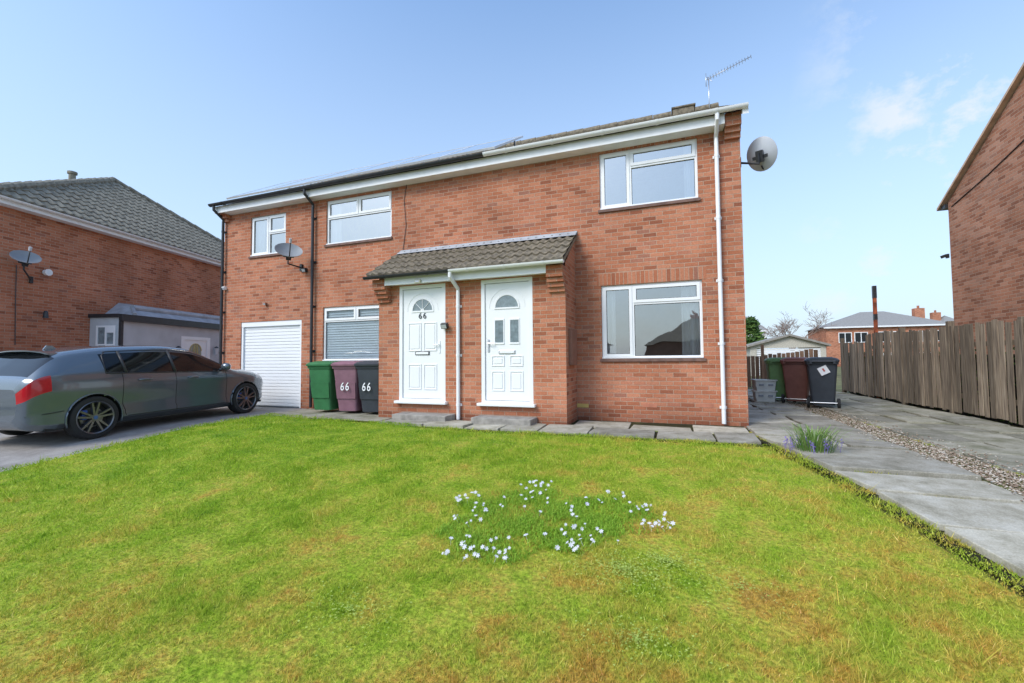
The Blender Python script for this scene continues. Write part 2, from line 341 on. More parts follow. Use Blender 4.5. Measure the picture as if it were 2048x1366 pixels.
mb=MB(); vs=[];fs=[]; nx,ny=60,46
for j in range(ny+1):
    for i in range(nx+1):
        t=j/ny; y=-3+9.5*t; x0=-7.75+(6.6-y)*.13; x1=Lx(y)-.03; x=x0+(x1-x0)*i/nx
        y=-3+(float(lawn_back(x))+3)*t
        e=min(1,min(i,nx-i,(ny-j))/1.0)
        vs.append((x,y,float(zg(x,y))+float(bulge(x,y))*e-.004+(-.05 if e==0 else 0)))
for j in range(ny):
    for i in range(nx): q=j*(nx+1)+i; fs.append((q,q+1,q+nx+2,q+nx+1))
mb.add(vs,fs); struct(mb.build('lawn_ground',GRASSG,smooth=True))
NC=1250000
x=rng.uniform(-7.8,2.5,NC); y=rng.uniform(.7,6.6,NC); r=np.hypot(x,y)
keep=in_lawn(x,y)&(rng.random(NC)<np.minimum(1,(2.3/r)**1.8))
x=x[keep];y=y[keep];r=r[keep]; n=len(x)
pn=np.sin(x*3.1+2*np.sin(y*1.9))*np.sin(y*2.7+1.5*np.sin(x*2.3))+.5*np.sin(x*9+y*4)*np.sin(y*11-x*5)
tuft=(np.sin(x*17+3*np.sin(y*7))*np.sin(y*19+3*np.sin(x*5))>.8)
h=rng.uniform(.008,.023,n)*(1+.5*pn)*(1+.05*r); h*=np.where(tuft,2.1,1); h*=np.where(rng.random(n)<.03,1.9,1)
w=rng.uniform(.0010,.0024,n)*(.75+.22*r)
ne=9000; ye=rng.uniform(1.5,9,ne); sel=rng.integers(0,3,ne); row=np.floor((ye+3)/.615)*.615-3
lxe=np.where(ye<6.9,1.03+(6.9-ye)*.19,1.03); rxe=np.where(ye>4.5,2.53,lxe+1.04)
xe=np.where(sel==0,lxe-.01+rng.normal(0,.012,ne),np.where(sel==1,rxe+.39+rng.normal(0,.03,ne),lxe+(rxe-lxe)*rng.random(ne))); ye=np.where(sel==2,row+rng.normal(0,.008,ne),ye)
xf=rng.uniform(-4.7,1.0,3500); yf_=np.where(rng.random(3500)<.5,6.14+rng.normal(0,.02,3500),6.79+rng.normal(0,.012,3500))
clump=(np.sin(xe*7+ye*13)*np.sin(ye*9-xe*3)>.3); xe=xe[clump];ye=ye[clump]; cf=np.sin(xf*6)*np.sin(xf*2.3)>0; xe=np.concatenate([xe,xf[cf]]); ye=np.concatenate([ye,yf_[cf]]); ne=len(xe)
x=np.concatenate([x,xe]);y=np.concatenate([y,ye]);h=np.concatenate([h,rng.uniform(.010,.028,ne)]);w=np.concatenate([w,rng.uniform(.002,.004,ne)]); n=len(x)
th=rng.uniform(0,2*np.pi,n); ln=rng.uniform(.1,1.3,n)*h; la=rng.uniform(0,2*np.pi,n)
z=zg(x,y)+np.where(in_lawn(x,y),bulge(x,y),0)-.006
V=np.zeros((n,3,3))
V[:,0]=np.stack([x-np.cos(th)*w,y-np.sin(th)*w,z],1); V[:,1]=np.stack([x+np.cos(th)*w,y+np.sin(th)*w,z],1)
V[:,2]=np.stack([x+np.cos(la)*ln,y+np.sin(la)*ln,z+h],1)
me=bpy.data.meshes.new('lawn_grass'); me.from_pydata(V.reshape(-1,3).tolist(),[],np.arange(n*3).reshape(n,3).tolist()); me.materials.append(GRASSB)
o=bpy.data.objects.new('lawn_grass',me); COL.objects.link(o); tag(o,'short mossy green grass covering the sloping front lawn','grass',kind='stuff')
def slab(mb,x0,x1,y0,y1,x0b=None,x1b=None,top=.022,g=.026):
    t0=random.uniform(-.010,.010); tx=random.uniform(-.008,.008); ty=random.uniform(-.012,.012); x0b=x0 if x0b is None else x0b; x1b=x1 if x1b is None else x1b
    j=lambda:random.uniform(-.01,.01)
    P=[(x0+g+j(),y0+g+j()*.5),(x1-g+j(),y0+g+j()*.5),(x1b-g+j(),y1-g+j()*.5),(x0b+g+j(),y1-g+j()*.5)]; t=[t0-tx-ty,t0+tx-ty,t0+tx+ty,t0-tx+ty]
    vs=[(a,b,float(zg(a,b))-.05) for a,b in P]+[(a,b,float(zg(a,b))+top+k) for (a,b),k in zip(P,t)]
    mb.add(vs,MB.BF)
mb=MB(); yy=-3.0
while yy<16.5:
    y2=yy+.615; a,b,c,d=Lx(yy),Rx(yy),Lx(y2),Rx(y2)
    if b-a>1.3: s_=.5+random.uniform(-.12,.12); slab(mb,a,a+(b-a)*s_,yy,y2,c,c+(d-c)*s_); slab(mb,a+(b-a)*s_,b,yy,y2,c+(d-c)*s_,d)
    else: slab(mb,a,b,yy,y2,c,d)
    yy=y2
struct(mb.build('paving_path',SLAB,bevel=.006))
mb=MB(); yy=-3.0
while yy<16.5:
    y2=yy+.92; a=Rx(yy)+.38; c=Rx(y2)+.38; w_=(4.86-a)/3; w2=(4.86-c)/3
    for i in range(3): slab(mb,a+w_*i,a+w_*(i+1),yy,y2,c+w2*i,c+w2*(i+1),top=.008,g=.018)
    yy=y2
struct(mb.build('concrete_strip',DRIVE2,bevel=.005))
mb=MB(); xx=-4.75
while xx<.95:
    w_=random.choice([.6,.75,.9]); x2=min(xx+w_,1.02)
    slab(mb,xx,x2,6.16,6.78,top=.028+random.uniform(0,.02),g=.016); xx=x2
xx=-1.55
while xx<1.0:
    x2=min(xx+.9,1.02); slab(mb,xx,x2,6.79,7.5,top=.01,g=.016); xx=x2
struct(mb.build('paving_front',SLAB,bevel=.006))
mb=MB(); mb.box(-4.75,1.02,6.05,MY,-.12,-.002); struct(mb.build('path_bed',JOINT))
mb=MB()
ys=rng.uniform(1.5,14,20000); rr=np.hypot(ys,2.8); ys=ys[rng.random(20000)<np.minimum(1,(5/rr)**1.5)]
ico=[(0,0,1),(.9,0,.45),(.28,.85,.45),(-.72,.53,.45),(-.72,-.53,.45),(.28,-.85,.45),(0,0,-.3)]
icf=[(0,1,2),(0,2,3),(0,3,4),(0,4,5),(0,5,1),(2,1,6),(3,2,6),(4,3,6),(5,4,6),(1,5,6)]
for i,yv in enumerate(ys):
    wd=.42 if i%9 else .65
    xv=Rx(yv)+rng.uniform(-.02 if i%9 else -.15,wd); s_=rng.uniform(.006,.016); a=rng.uniform(0,6.28); ca,sa=math.cos(a),math.sin(a); e=rng.uniform(.6,1.3)
    zz=float(zg(xv,yv))+(-.004 if Rx(yv)-.0<xv<Rx(yv)+.39 else .022)
    mb.add([(xv+(p[0]*e*ca-p[1]*sa)*s_,yv+(p[0]*e*sa+p[1]*ca)*s_,zz+p[2]*s_*.8) for p in ico],icf)
tag(mb.build('gravel',GRAV,smooth=True),'brown and grey gravel strip between the slab path and concrete strip','gravel',kind='stuff')

# ---------------- main house ----------------
def rect(tl,br,Y): a=F(*tl,Y); b=F(*br,Y); return (a.x,b.x,b.z,a.z)
HX0=F(447,600,MY).x; HX1=F(1497,835,MY).x
EZ=F(1470,214,7.38).z
house=thing('semi_detached_house','long red brick house pair with shared tiled porch and two white front doors','house',((HX0+HX1)/2,MY,0))
W1=rect((1198,308),(1397,396),MY); W2=rect((1202,572),(1408,716),MY)
W3=rect((653,402),(783,474),MY); W4=rect((502,436),(571,505),MY)
a=F(646,615,MY); W5=(a.x,a.x+(W3[1]-W3[0])*1.02,F(650,722,MY).z,a.z)
GD=rect((482,645),(601,818),MY); GD=(GD[0],GD[1],.0,GD[3])
WT=EZ-.02
mb=MB(); holes=[W1,W2,W3,W4,W5,GD]
mb.plate(HX0,HX1,-.1,WT,MY,MY+.09,holes,outer=False)
RY=11.6; RZ=EZ+2.28; BY=15.5
for X in (HX0,HX1):
    q=[(X,MY,-.1),(X,BY,-.1),(X,BY,WT),(X,RY,RZ-.08),(X,MY,WT)]
    if X==HX0: q=q[::-1]
    mb.add(q,[(0,1,2,3,4)])
mb.quad((HX1,BY,-.1),(HX0,BY,-.1),(HX0,BY,WT),(HX1,BY,WT))
mb.build('wall',BR,house)
for X0,X1 in ((HX1-.23,HX1+.003),(HX0-.003,HX0+.2)):
    mb=MB()
    for k,(dz,p) in enumerate(((-.36,.06),(-.285,.12),(-.21,.19))): mb.box(X0,X1,MY-p,MY+.02,EZ+dz-.0,EZ+dz+(.074 if k<2 else .20))
    mb.build('corbel',BR,house)
TY0=7.39; TZ0=EZ-.025
S=Vector((0,RY-TY0,RZ-TZ0)).normalized(); sl=math.hypot(RY-TY0,RZ-TZ0)
mb=MB(); mb.tiles((HX0-.12,TY0,TZ0),(1,0,0),S,HX1-HX0+.2,sl,amp=.022,step=.022)
mb.quad((HX0-.12,RY,RZ),(HX1+.08,RY,RZ),(HX1+.08,BY+.3,EZ-.05),(HX0-.12,BY+.3,EZ-.05))
mb.quad((HX0-.12,TY0+.02,TZ0-.03),(HX0-.12,RY,RZ-.05),(HX1+.08,RY,RZ-.05),(HX1+.08,TY0+.02,TZ0-.03))
roof=mb.build('roof',TILE,house,smooth=True,auto=40)
mb=MB(); x=HX0-.12
while x<HX1: mb.tube([(x,RY,RZ+.02),(min(x+.44,HX1+.1),RY,RZ+.035)],.1,10); x+=.45
mb.build('ridge_tiles',TILE,roof,smooth=True,auto=40)
p=F(1366,208,11.2); mb=MB(); mb.box(p.x-.24,p.x+.24,11.0,11.3,RZ-.5,RZ-.14); mb.box(p.x-.27,p.x+.27,10.97,11.33,RZ-.14,RZ-.10); mb.build('roof_vent',TILE,roof,bevel=.01)
mb=MB(); mb.add([(HX1+.004,7.4,EZ-.12),(HX1+.09,7.4,EZ-.12),(HX1+.09,RY,RZ-.12),(HX1+.004,RY,RZ-.12),(HX1+.004,7.4,EZ-.04),(HX1+.09,7.4,EZ-.04),(HX1+.09,RY,RZ-.03),(HX1+.004,RY,RZ-.03)],MB.BF)
mb.build('verge_board',WPAINT,house)
mb=MB(); mb.box(HX0-.05,HX1-.24,7.46,7.49,EZ-.19,EZ-.03); mb.box(HX0+.21,HX1-.24,7.49,MY-.002,EZ-.19,EZ-.175); mb.build('fascia',WPAINT,house)
def gutter(mb,x0,x1,y,z,r=.058):
    prof=[]
    for k in range(9): a=math.pi+math.pi*k/8; prof.append((y+r*math.cos(a),z+r*math.sin(a)))
    prof+= [(y+r-.006,z),(y-r+.006,z)]
    mb.loft([[Vector((xx,a,b)) for a,b in prof] for xx in (x0,x1)])
    nb=int((x1-x0)/.95)
    for i in range(nb+1):
        c=x0+(x1-x0)*(i+.5)/(nb+1); mb.loft([[Vector((xx,y+(a-y)*1.12,z+(b-z)*1.12)) for a,b in prof] for xx in (c-.02,c+.02)])
XJ=F(968,297,7.4).x
mb=MB(); gutter(mb,XJ,HX1+.08,7.38,EZ+.01); mb.build('gutter',WHITE,house,smooth=True,auto=35)['label']='white gutter'
mb=MB(); gutter(mb,HX0-.1,XJ-.005,7.38,EZ+.01); mb.build('gutter',BLACKP,house,smooth=True,auto=35)['label']='black gutter'
def pipe(mb,pts,r,y,clipev=1.4):
    mb.tube(pts,r,10); a=Vector(pts[-2]);b=Vector(pts[-1]); L=abs(a.z-b.z); k=int(L/clipev)+1
    for i in range(k+1):
        zz=b.z+.25+(L-.5)*i/max(1,k); mb.box(a.x-r*1.6,a.x+r*1.6,y-.018,y+.002,zz-.022,zz+.022); mb.tube([(a.x,a.y,zz-.022),(a.x,a.y,zz+.022)],r*1.15,10)
def dpipe(px,mat,lab,bot=.04,yy=MY-.05,x=None):
    x=F(px,600,yy).x if x is None else x
    mb=MB(); mb.tube([(x,7.38,EZ-.03),(x,7.38,EZ-.13),(x,yy-.02,EZ-.30),(x,yy-.02,EZ-.40)],.033,10)
    pipe(mb,[(x,yy-.02,EZ-.36),(x,yy-.02,bot)],.033,MY)
    o=mb.build('downpipe',mat,house,smooth=True,auto=40); o['label']=lab; return o
dpipe(1441,WHITE,'white downpipe'); dpipe(625,BLACKP,'black downpipe'); dpipe(449,BLACKP,'black downpipe at the left corner',x=HX0+.03)
def window(parent,R,lights,Y=MY,rec=.035,label=None,glass=GLASS,sill=True,fr=.045,lintel=True,room=ROOM):
    x0,x1,z0,z1=R; w=x1-x0; h=z1-z0; holes=[]; mb=MB()
    for (a,b,c,d,op) in lights:
        X0=x0+w*a+(fr if a==0 else fr*.5); X1=x0+w*b-(fr if b==1 else fr*.5); Z0=z0+h*c+(fr if c==0 else fr*.5); Z1=z0+h*d-(fr if d==1 else fr*.5)
        holes.append((X0,X1,Z0,Z1))
    mb.plate(x0+.002,x1-.002,z0+.002,z1-.002,Y+rec,Y+rec+.06,holes)
    f=mb.build('window',WHITE,parent,bevel=.004)
    if label: f['label']=label
    for (X0,X1,Z0,Z1),(a,b,c,d,op) in zip(holes,lights):
        yy=Y+rec+.03
        if op:
            sb=MB(); e=.038; sb.plate(X0-.012,X1+.012,Z0-.012,Z1+.012,Y+rec-.014,Y+rec+.03,[(X0+e,X1-e,Z0+e,Z1-e)]); sb.build('sash',WHITE,f,bevel=.006)
            X0+=e;X1-=e;Z0+=e;Z1-=e; yy=Y+rec+.012
        pb=MB(); pb.quad((X0-.005,yy,Z0-.005),(X1+.005,yy,Z0-.005),(X1+.005,yy,Z1+.005),(X0-.005,yy,Z1+.005)); pb.build('pane',glass,f)
        sb=MB(); sb.plate(X0-.001,X1+.001,Z0-.001,Z1+.001,yy-.004,yy-.001,[(X0+.008,X1-.008,Z0+.008,Z1-.008)]); sb.build('gasket',BLACKP,f)
    if sill:
        sb=MB(); sb.box(x0-.03,x1+.03,Y-.035,Y+.05,z0-.052,z0-.001); sb.build('sill',SILLT,f,bevel=.004)
        sb=MB(); sb.box(x0+.004,x1-.004,Y-.01,Y+rec+.02,z0+.0035,z0+.028); sb.build('sill',WHITE,f,bevel=.004)
    if lintel:
        sb=MB(); sb.box(x0-.07,x1+.07,Y-.004,Y+.03,z1+.001,z1+.215); sb.build('lintel',BS,f)
    rb=MB(); a,b,c,d=x0-.25,x1+.25,z0-.5,z1+.3; y0,y1=Y+.10,Y+2.2
    rb.quad((a,y1,c),(a,y1,d),(b,y1,d),(b,y1,c)); rb.quad((a,y0,c),(a,y0,d),(a,y1,d),(a,y1,c)); rb.quad((b,y0,c),(b,y1,c),(b,y1,d),(b,y0,d)); rb.quad((a,y0,d),(b,y0,d),(b,y1,d),(a,y1,d)); rb.quad((a,y0,c),(a,y1,c),(b,y1,c),(b,y0,c))
    rb.build('room_lining',room,f)
    return f
def curtain(f,x0,x1,z0,z1,Y,n=5,mat=CURT,name='curtain'):
    mb=MB(); N_=n*8; vs=[];fs=[]
    for i in range(N_+1):
        x=x0+(x1-x0)*i/N_; y=Y+.03*math.sin(2*math.pi*n*i/N_)+.01*math.sin(i*1.3)
        vs+=[(x,y,z0),(x,y,z1)]
    for i in range(N_): fs.append((2*i,2*i+2,2*i+3,2*i+1))
    mb.add(vs,fs); mb.build(name,mat,f,smooth=True)
LS=[(0,.325,0,1,True),(.325,1,0,.70,False),(.325,1,.70,1,True)]
f1=window(house,W1,LS,label='upstairs right window of three lights')
w=W1[1]-W1[0]; curtain(f1,W1[1]-.13*w,W1[1]+.05,W1[2]-.05,W1[3]+.02,MY+.16,4); curtain(f1,W1[0]-.05,W1[0]+.06*w,W1[2]-.05,W1[3]+.02,MY+.16,2)
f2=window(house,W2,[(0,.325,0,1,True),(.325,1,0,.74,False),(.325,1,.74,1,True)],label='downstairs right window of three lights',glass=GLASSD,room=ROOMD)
curtain(f2,W2[1]-.2*w,W2[1]+.05,W2[2]-.05,W2[3]+.02,MY+.16,5); curtain(f2,W2[0]-.05,W2[0]+.14*w,W2[2]-.05,W2[3]+.02,MY+.16,4)
L2=[(0,.5,.6,1,True),(.5,1,.6,1,True),(0,1,0,.6,False)]
f3=window(house,W3,L2,label='wide upstairs window with two top lights',lintel=False); curtain(f3,W3[0]-.05,W3[0]+.3,W3[2]-.05,W3[3],MY+.16,4)
f4=window(house,W4,[(0,.5,0,1,True),(.5,1,0,.55,False),(.5,1,.55,1,True)],label='small upstairs left window',lintel=False); curtain(f4,W4[0],W4[0]+.3,W4[2]-.05,W4[3],MY+.16,4)
f5=window(house,W5,[(0,.5,.74,1,True),(.5,1,.74,1,True),(0,1,0,.74,False)],label='downstairs left window with grey slatted blind',lintel=False,glass=GLASSB)
mb=MB(); z=W5[2]
while z<W5[3]-.06: mb.obox(((W5[0]+W5[1])/2,MY+.083,z+.02),(W5[1]-W5[0]-.1,.008,.052),Matrix.Rotation(rad(-22),3,'X')); z+=.055
mb.build('blind',BLIND,f5)
mb=MB(); z=GD[2]+.03; mb.box(GD[0],GD[1],MY+.085,MY+.1,0,GD[3])
while z<GD[3]-.12: mb.box(GD[0]+.06,GD[1]-.06,MY+.06,MY+.086,z,z+.068); z+=.076
gd=mb.build('garage_door',WHITE,house,bevel=.006)
mb=MB(); mb.box(GD[0]+.001,GD[0]+.06,MY+.02,MY+.08,0,GD[3]-.12); mb.box(GD[1]-.06,GD[1]-.001,MY+.02,MY+.08,0,GD[3]-.12); mb.box(GD[0]+.001,GD[1]-.001,MY+.015,MY+.08,GD[3]-.12,GD[3]-.001); mb.build('door_frame',WHITE,gd,bevel=.004)
# ---- porch
PX0=F(757,830,PY).x; PX1=F(1134,835,PY).x
D1=rect((799,574),(891,806),PY); D2=rect((962,560),(1067,808),PY)
DT=(D1[3]+D2[3])/2; DB=(D1[2]+D2[2])/2
D1=(D1[0],D1[1],DB,DT); D2=(D2[0],D2[1],DB,DT)
EP=F(1128,519,6.62).z; TP=F(1153,470,MY).z; EY=6.62
mb=MB()
mb.plate(PX0,PX1,-.1,EP-.12,PY,PY+.08,[(D1[0],D1[1],DB,DT),(D2[0],D2[1],DB,DT)],outer=False)
for X,o_ in ((PX0,1),(PX1,0)):
    q=[(X,PY,-.1),(X,MY-.002,-.1),(X,MY-.002,TP-.1),(X,PY,EP+.02)]
    mb.add(q if not o_ else q[::-1],[(0,1,2,3)])
mb.build('porch_wall',BR,house)
for X0,X1 in ((PX0-.003,PX0+.27),(PX1-.27,PX1+.003)):
    mb=MB()
    for k in range(4):
        mb.box(X0,X1,PY-.05*(k+1),PY+.01,EP-.46+k*.075,EP-.46+(k+1)*.075+(.11 if k==3 else -.001))
    mb.build('porch_corbel',BR,house)
mb=MB(); mb.box(PX0+.271,PX1-.271,PY-.20,PY-.17,DT-.0,EP-.02); mb.box(PX0+.271,PX1-.271,PY-.17,PY-.002,DT+.02,DT+.035); mb.build('porch_fascia',WHITE,house)
Sp=Vector((0,MY-EY,TP-EP)); mb=MB(); mb.tiles((PX0-.06,EY,EP),(1,0,0),Sp,PX1-PX0+.10,Sp.length-.01,roll=.15,course=.30,amp=.034,step=.034)
mb.quad((PX0-.06,EY,EP-.02),(PX0-.06,MY-.01,TP-.03),(PX1+.04,MY-.01,TP-.03),(PX1+.04,EY,EP-.02))
mb.add([(PX1+.04,EY,EP-.05),(PX1+.04,MY-.003,TP-.06),(PX1+.04,MY-.003,TP+.02),(PX1+.04,EY,EP+.02)],[(0,1,2,3)])
mb.build('porch_roof',TILE,house,smooth=True,auto=40)
mb=MB(); mb.box(PX0-.06,PX1+.045,MY-.018,MY-.003,TP-.0,TP+.07); mb.add([(PX0-.06,MY-.015,TP+.06),(PX1+.045,MY-.015,TP+.06),(PX1+.045,MY-.17,TP-.045),(PX0-.06,MY-.17,TP-.045)],[(3,2,1,0)]); mb.build('flashing',LEAD,house)
XM=F(900,540,EY).x
mb=MB(); gutter(mb,XM,PX1+.05,EY-.03,EP-.01,.05); mb.build('porch_gutter',WHITE,house,smooth=True,auto=35)['label']='white porch gutter'
mb=MB(); gutter(mb,PX0-.1,XM-.005,EY-.03,EP-.01,.05); mb.build('porch_gutter',BLACKP,house,smooth=True,auto=35)['label']='black porch gutter'
xm=F(916,700,PY-.05).x
mb=MB(); mb.tube([(xm-.02,EY-.03,EP-.03),(xm-.02,EY-.03,EP-.12),(xm,PY-.045,EP-.30),(xm,PY-.045,EP-.38)],.034,10); pipe(mb,[(xm,PY-.045,EP-.36),(xm,PY-.045,.04)],.034,PY,1.2); mb.build('downpipe',WHITE,house,smooth=True,auto=40)['label']='white porch downpipe'
def ring(mb,x0,x1,z0,z1,y,t=.018,d=.012):
    for a,b,c,e in ((x0,x1,z0,z0+t),(x0,x1,z1-t,z1),(x0,x0+t,z0+t,z1-t),(x1-t,x1,z0+t,z1-t)): mb.box(a,b,y-d,y+.002,c,e)
    mb.box(x0+t*2.4,x1-t*2.4,y-d*.8,y+.002,z0+t*2.4,z1-t*2.4)
DGL=M('door_glass',(.20,.25,.27),.12,.3,12,spec=.8)
def door(R,style):
    x0,x1,z0,z1=R; Y=PY
    mb=MB(); fr=.065; mb.plate(x0+.001,x1-.001,z0+.001,z1-.001,Y+.0,Y+.08,[(x0+fr,x1-fr,z0+.05,z1-fr)])
    mb.build('door_frame',WHITE,house,bevel=.005)
    X0,X1,Z0,Z1=x0+fr+.006,x1-fr-.006,z0+.056,z1-fr-.006; w=X1-X0; h=Z1-Z0
    yd=Y+.025
    mb=MB(); mb.box(X0,X1,yd,yd+.045,Z0,Z1)
    cx=(X0+X1)/2
    UX=lambda a:X0+w*a
    UZ=lambda b:Z0+h*b
    def arch(mb,cx,zb,r1,r2,n=16,d=.014):
        for k in range(n):
            a0=math.pi*k/n;a1=math.pi*(k+1)/n
            q=[(cx+r1*math.cos(a0),zb+r1*math.sin(a0)),(cx+r2*math.cos(a0),zb+r2*math.sin(a0)),(cx+r2*math.cos(a1),zb+r2*math.sin(a1)),(cx+r1*math.cos(a1),zb+r1*math.sin(a1))]
            mb.prism(q,yd-d,yd+.002)
    if style==1:
        rz=Z0+h*.80; rr=w*.25; arch(mb,cx,rz,rr,rr+.03); mb.box(cx-rr-.03,cx+rr+.03,yd-.012,yd,rz-.03,rz)
        for k in range(1,4):
            a=math.pi*k/4; mb.tube([(cx+.03*math.cos(a),yd-.01,rz+.03*math.sin(a)),(cx+rr*math.cos(a),yd-.01,rz+rr*math.sin(a))],.006,6)
        arch(mb,cx,rz,.0,.04,8,.011); arch(mb,cx,rz,w*.38,w*.38+.014,16,.006)
        for a,b in ((.14,.47),(.53,.86)): ring(mb,UX(a),UX(b),UZ(.43),UZ(.69),yd); ring(mb,UX(a),UX(b),UZ(.08),UZ(.31),yd)
    else:
        rz=Z0+h*.79; rr=w*.26; arch(mb,cx,rz,rr,rr+.028); mb.box(cx-rr-.028,cx+rr+.028,yd-.012,yd,rz-.028,rz)
        arch(mb,cx,rz,w*.40,w*.40+.014,16,.006)
        for a,b in ((.14,.44),(.56,.86)): ring(mb,UX(a),UX(b),UZ(.08),UZ(.25),yd); ring(mb,UX(a),UX(b),UZ(.29),UZ(.38),yd)
        for a,b in ((.23,.42),(.58,.77)):
            for p_ in ((a-.02,a,.49,.68),(b,b+.02,.49,.68),(a-.02,b+.02,.475,.49),(a-.02,b+.02,.68,.695)): mb.box(UX(p_[0]),UX(p_[1]),yd-.012,yd+.002,UZ(p_[2]),UZ(p_[3]))
    d=mb.build('door',WHITE,house,bevel=.003)
    d['label']='white panelled front door numbered 66 with sunburst fanlight' if style==1 else 'white front door with arched fanlight and two narrow glass panes'
    mb=MB(); n=16; mb.prism([(cx+rr*math.cos(math.pi*k/n),rz+rr*math.sin(math.pi*k/n)) for k in range(n+1)],yd-.004,yd+.001); mb.build('fanlight',DGL,d)
    if style==2:
        for a,b in ((.23,.42),(.58,.77)):
            mb=MB(); mb.box(UX(a),UX(b),yd-.004,yd+.001,UZ(.49),UZ(.68)); mb.build('glass_pane',DGL,d)
    lz=Z0+h*.41; mb=MB(); mb.box(cx-.15,cx+.15,yd-.016,yd,lz-.032,lz+.032); mb.build('letterbox_surround',BLACKP if style==1 else SILVER,d,bevel=.004)
    mb=MB(); mb.box(cx-.132,cx+.132,yd-.022,yd-.016,lz-.022,lz+.022); mb.build('letterbox_flap',WHITE,d,bevel=.003)
    hx=X1-.06 if style==1 else X0+.06; s_=-1 if style==1 else 1; hz=Z0+h*.47
    mb=MB(); mb.box(hx-.016,hx+.016,yd-.012,yd,hz-.12,hz+.10); mb.tube([(hx,yd-.01,hz+.03),(hx,yd-.05,hz+.03),(hx+s_*.11,yd-.05,hz+.03)],.009,8); mb.build('handle',SILVER if style==2 else WHITE,d,smooth=True,auto=40)
    mb=MB(); mb.box(x0-.05,x1+.05,PY-.10,PY+.001,z0-.035,z0+.012); mb.build('threshold',WHITE,d,bevel=.006)
    if style==1: textobj('house_number','66',.15,(cx,yd-.008,rz-.10),Matrix.Rotation(rad(90),3,'X'),BLACKP,d)
    return d
door(D1,1); door(D2,2)
for px0,px1 in ((785,892),(943,1062)):
    mb=MB(); a=F(px0,830,PY-.35).x; b=F(px1,830,PY-.35).x; mb.box(a,b,PY-.38,PY-.003,-.05,.13); mb.build('doorstep',CONC,house,bevel=.012)
mb=MB(); mb.box(PX1+.001,PX1+.06,PY+.18,PY+.58,F(1134,730,PY+.3).z,F(1134,658,PY+.3).z); mb.build('meter_box',BROWNP,house,bevel=.008)
for px,mt,lb in ((1165,M('yellow_vent',(.6,.45,.15),.8),'ochre air brick'),(1300,TERRA,'terracotta air brick'),(1413,TERRA,'terracotta air brick')):
    p=F(px,811,MY); mb=MB(); mb.box(p.x-.11,p.x+.11,MY-.006,MY+.01,p.z-.033,p.z+.033)
    for i in range(9):
        for j in (-1,0,1): mb.box(p.x-.095+i*.022,p.x-.087+i*.022,MY-.010,MY-.006,p.z+j*.02-.006,p.z+j*.02+.006)
    mb.build('air_brick',mt,house)['label']=lb
mb=MB(); mb.tube([F(815,358,MY-.012),F(808,400,MY-.012),F(812,450,MY-.012),F(806,500,MY-.012)],.006,6); mb.build('cable',BLACKP,house)
def lamp(label,p,mat=BLACKP,s=1,nm='security_light',cat='light'):
    t=thing(nm,label,cat,p); mb=MB(); mb.box(-.035*s,.035*s,-.02,0,-.05*s,.05*s); mb.build('bracket',mat,t,local=True,bevel=.004)
    mb=MB(); mb.obox((0,-.07*s,.0),(.13*s,.07*s,.10*s),Matrix.Rotation(rad(25),3,'X')); mb.build('lamp_head',mat,t,local=True,bevel=.01)
    mb=MB(); mb.obox((0,-.105*s,-.017*s),(.10*s,.006,.07*s),Matrix.Rotation(rad(25),3,'X')); mb.build('lens',CLEARL,t,local=True); return t
lamp('small black lamp on the brick pier between the white doors',F(893,652,PY),mat=BLACKP)
lamp('dark security lamp below the grey dish by the black downpipe',F(613,541,MY),s=.9)
lamp('tiny brown sensor lamp above the white garage door',F(533,608,MY),mat=BROWNP,s=.6)
lamp('white security camera at the left corner of the long house',F(452,577,MY),mat=WHITE,s=.8,nm='security_camera',cat='camera')
t=thing('number_lamp','pale square lamp under the porch gutter over door 66','light',F(836,563,PY-.21)); mb=MB(); mb.box(-.06,.06,-.03,0,-.035,.035); mb.build('lamp_case',M('cream_plastic',(.6,.58,.42),.5),t,local=True,bevel=.01); mb=MB(); mb.box(-.04,.04,-.036,-.03,-.02,.02); mb.build('lens',CLEARL,t,local=True)
def dish(label,c,axis,wall,rx=.33,ry=.36,mat=DISHG):
    c=Vector(c); axis=Vector(axis).normalized(); t=thing('satellite_dish',label,'satellite dish',wall)
    q=axis.to_track_quat('Z','Y').to_matrix()
    def P(x,y,z): return c+q@Vector((x,y,z))
    mb=MB(); rings=[]; K=28
    for i in range(1,9):
        s_=i/8; rings.append([P(rx*s_*math.cos(2*math.pi*k/K),ry*s_*math.sin(2*math.pi*k/K),.09*s_*s_) for k in range(K)])
    mb.loft(rings,caps=False); mb.add([P(0,0,0)]+rings[0],[(0,k+1,(k+1)%K+1) for k in range(K)])
    back=[[v-axis*.012 for v in r] for r in rings]; mb.loft([rings[-1],back[-1]],caps=False); mb.loft(back,caps=False)
    mb.build('reflector',mat,t,smooth=True,auto=60)
    mb=MB(); mb.tube([P(0,-ry*.7,-.02),P(0,-ry*.95,.1),P(0,-ry*.55,.42)],.012,8); mb.build('feed_arm',BLACKP,t,smooth=True)
    mb=MB(); mb.tube([P(0,-ry*.6,.38),P(0,-ry*.45,.46)],.03,10); mb.build('receiver',DISHL,t,smooth=True,auto=40)
    mb=MB(); w=Vector(wall); e=c-axis*.10; mb.obox(c-axis*.06+q@Vector((0,-.04,0)),(.10,.18,.09),q); mb.obox(c-axis*.05+q@Vector((0,-.05,0)),(.22,.05,.03),q); mb.tube([e,e-Vector((0,0,.16)),w],.018,8); mb.obox(w,(.06,.06,.16)); mb.build('bracket',BLACKP,t,smooth=True,auto=30)
    return t
cR=F(1521,308,7.9); dish('pale grey satellite dish on the right corner of the long house',cR,(.38,.85,.30),(HX1+.01,7.95,F(1488,322,7.9).z),.225,.27,DISHL)
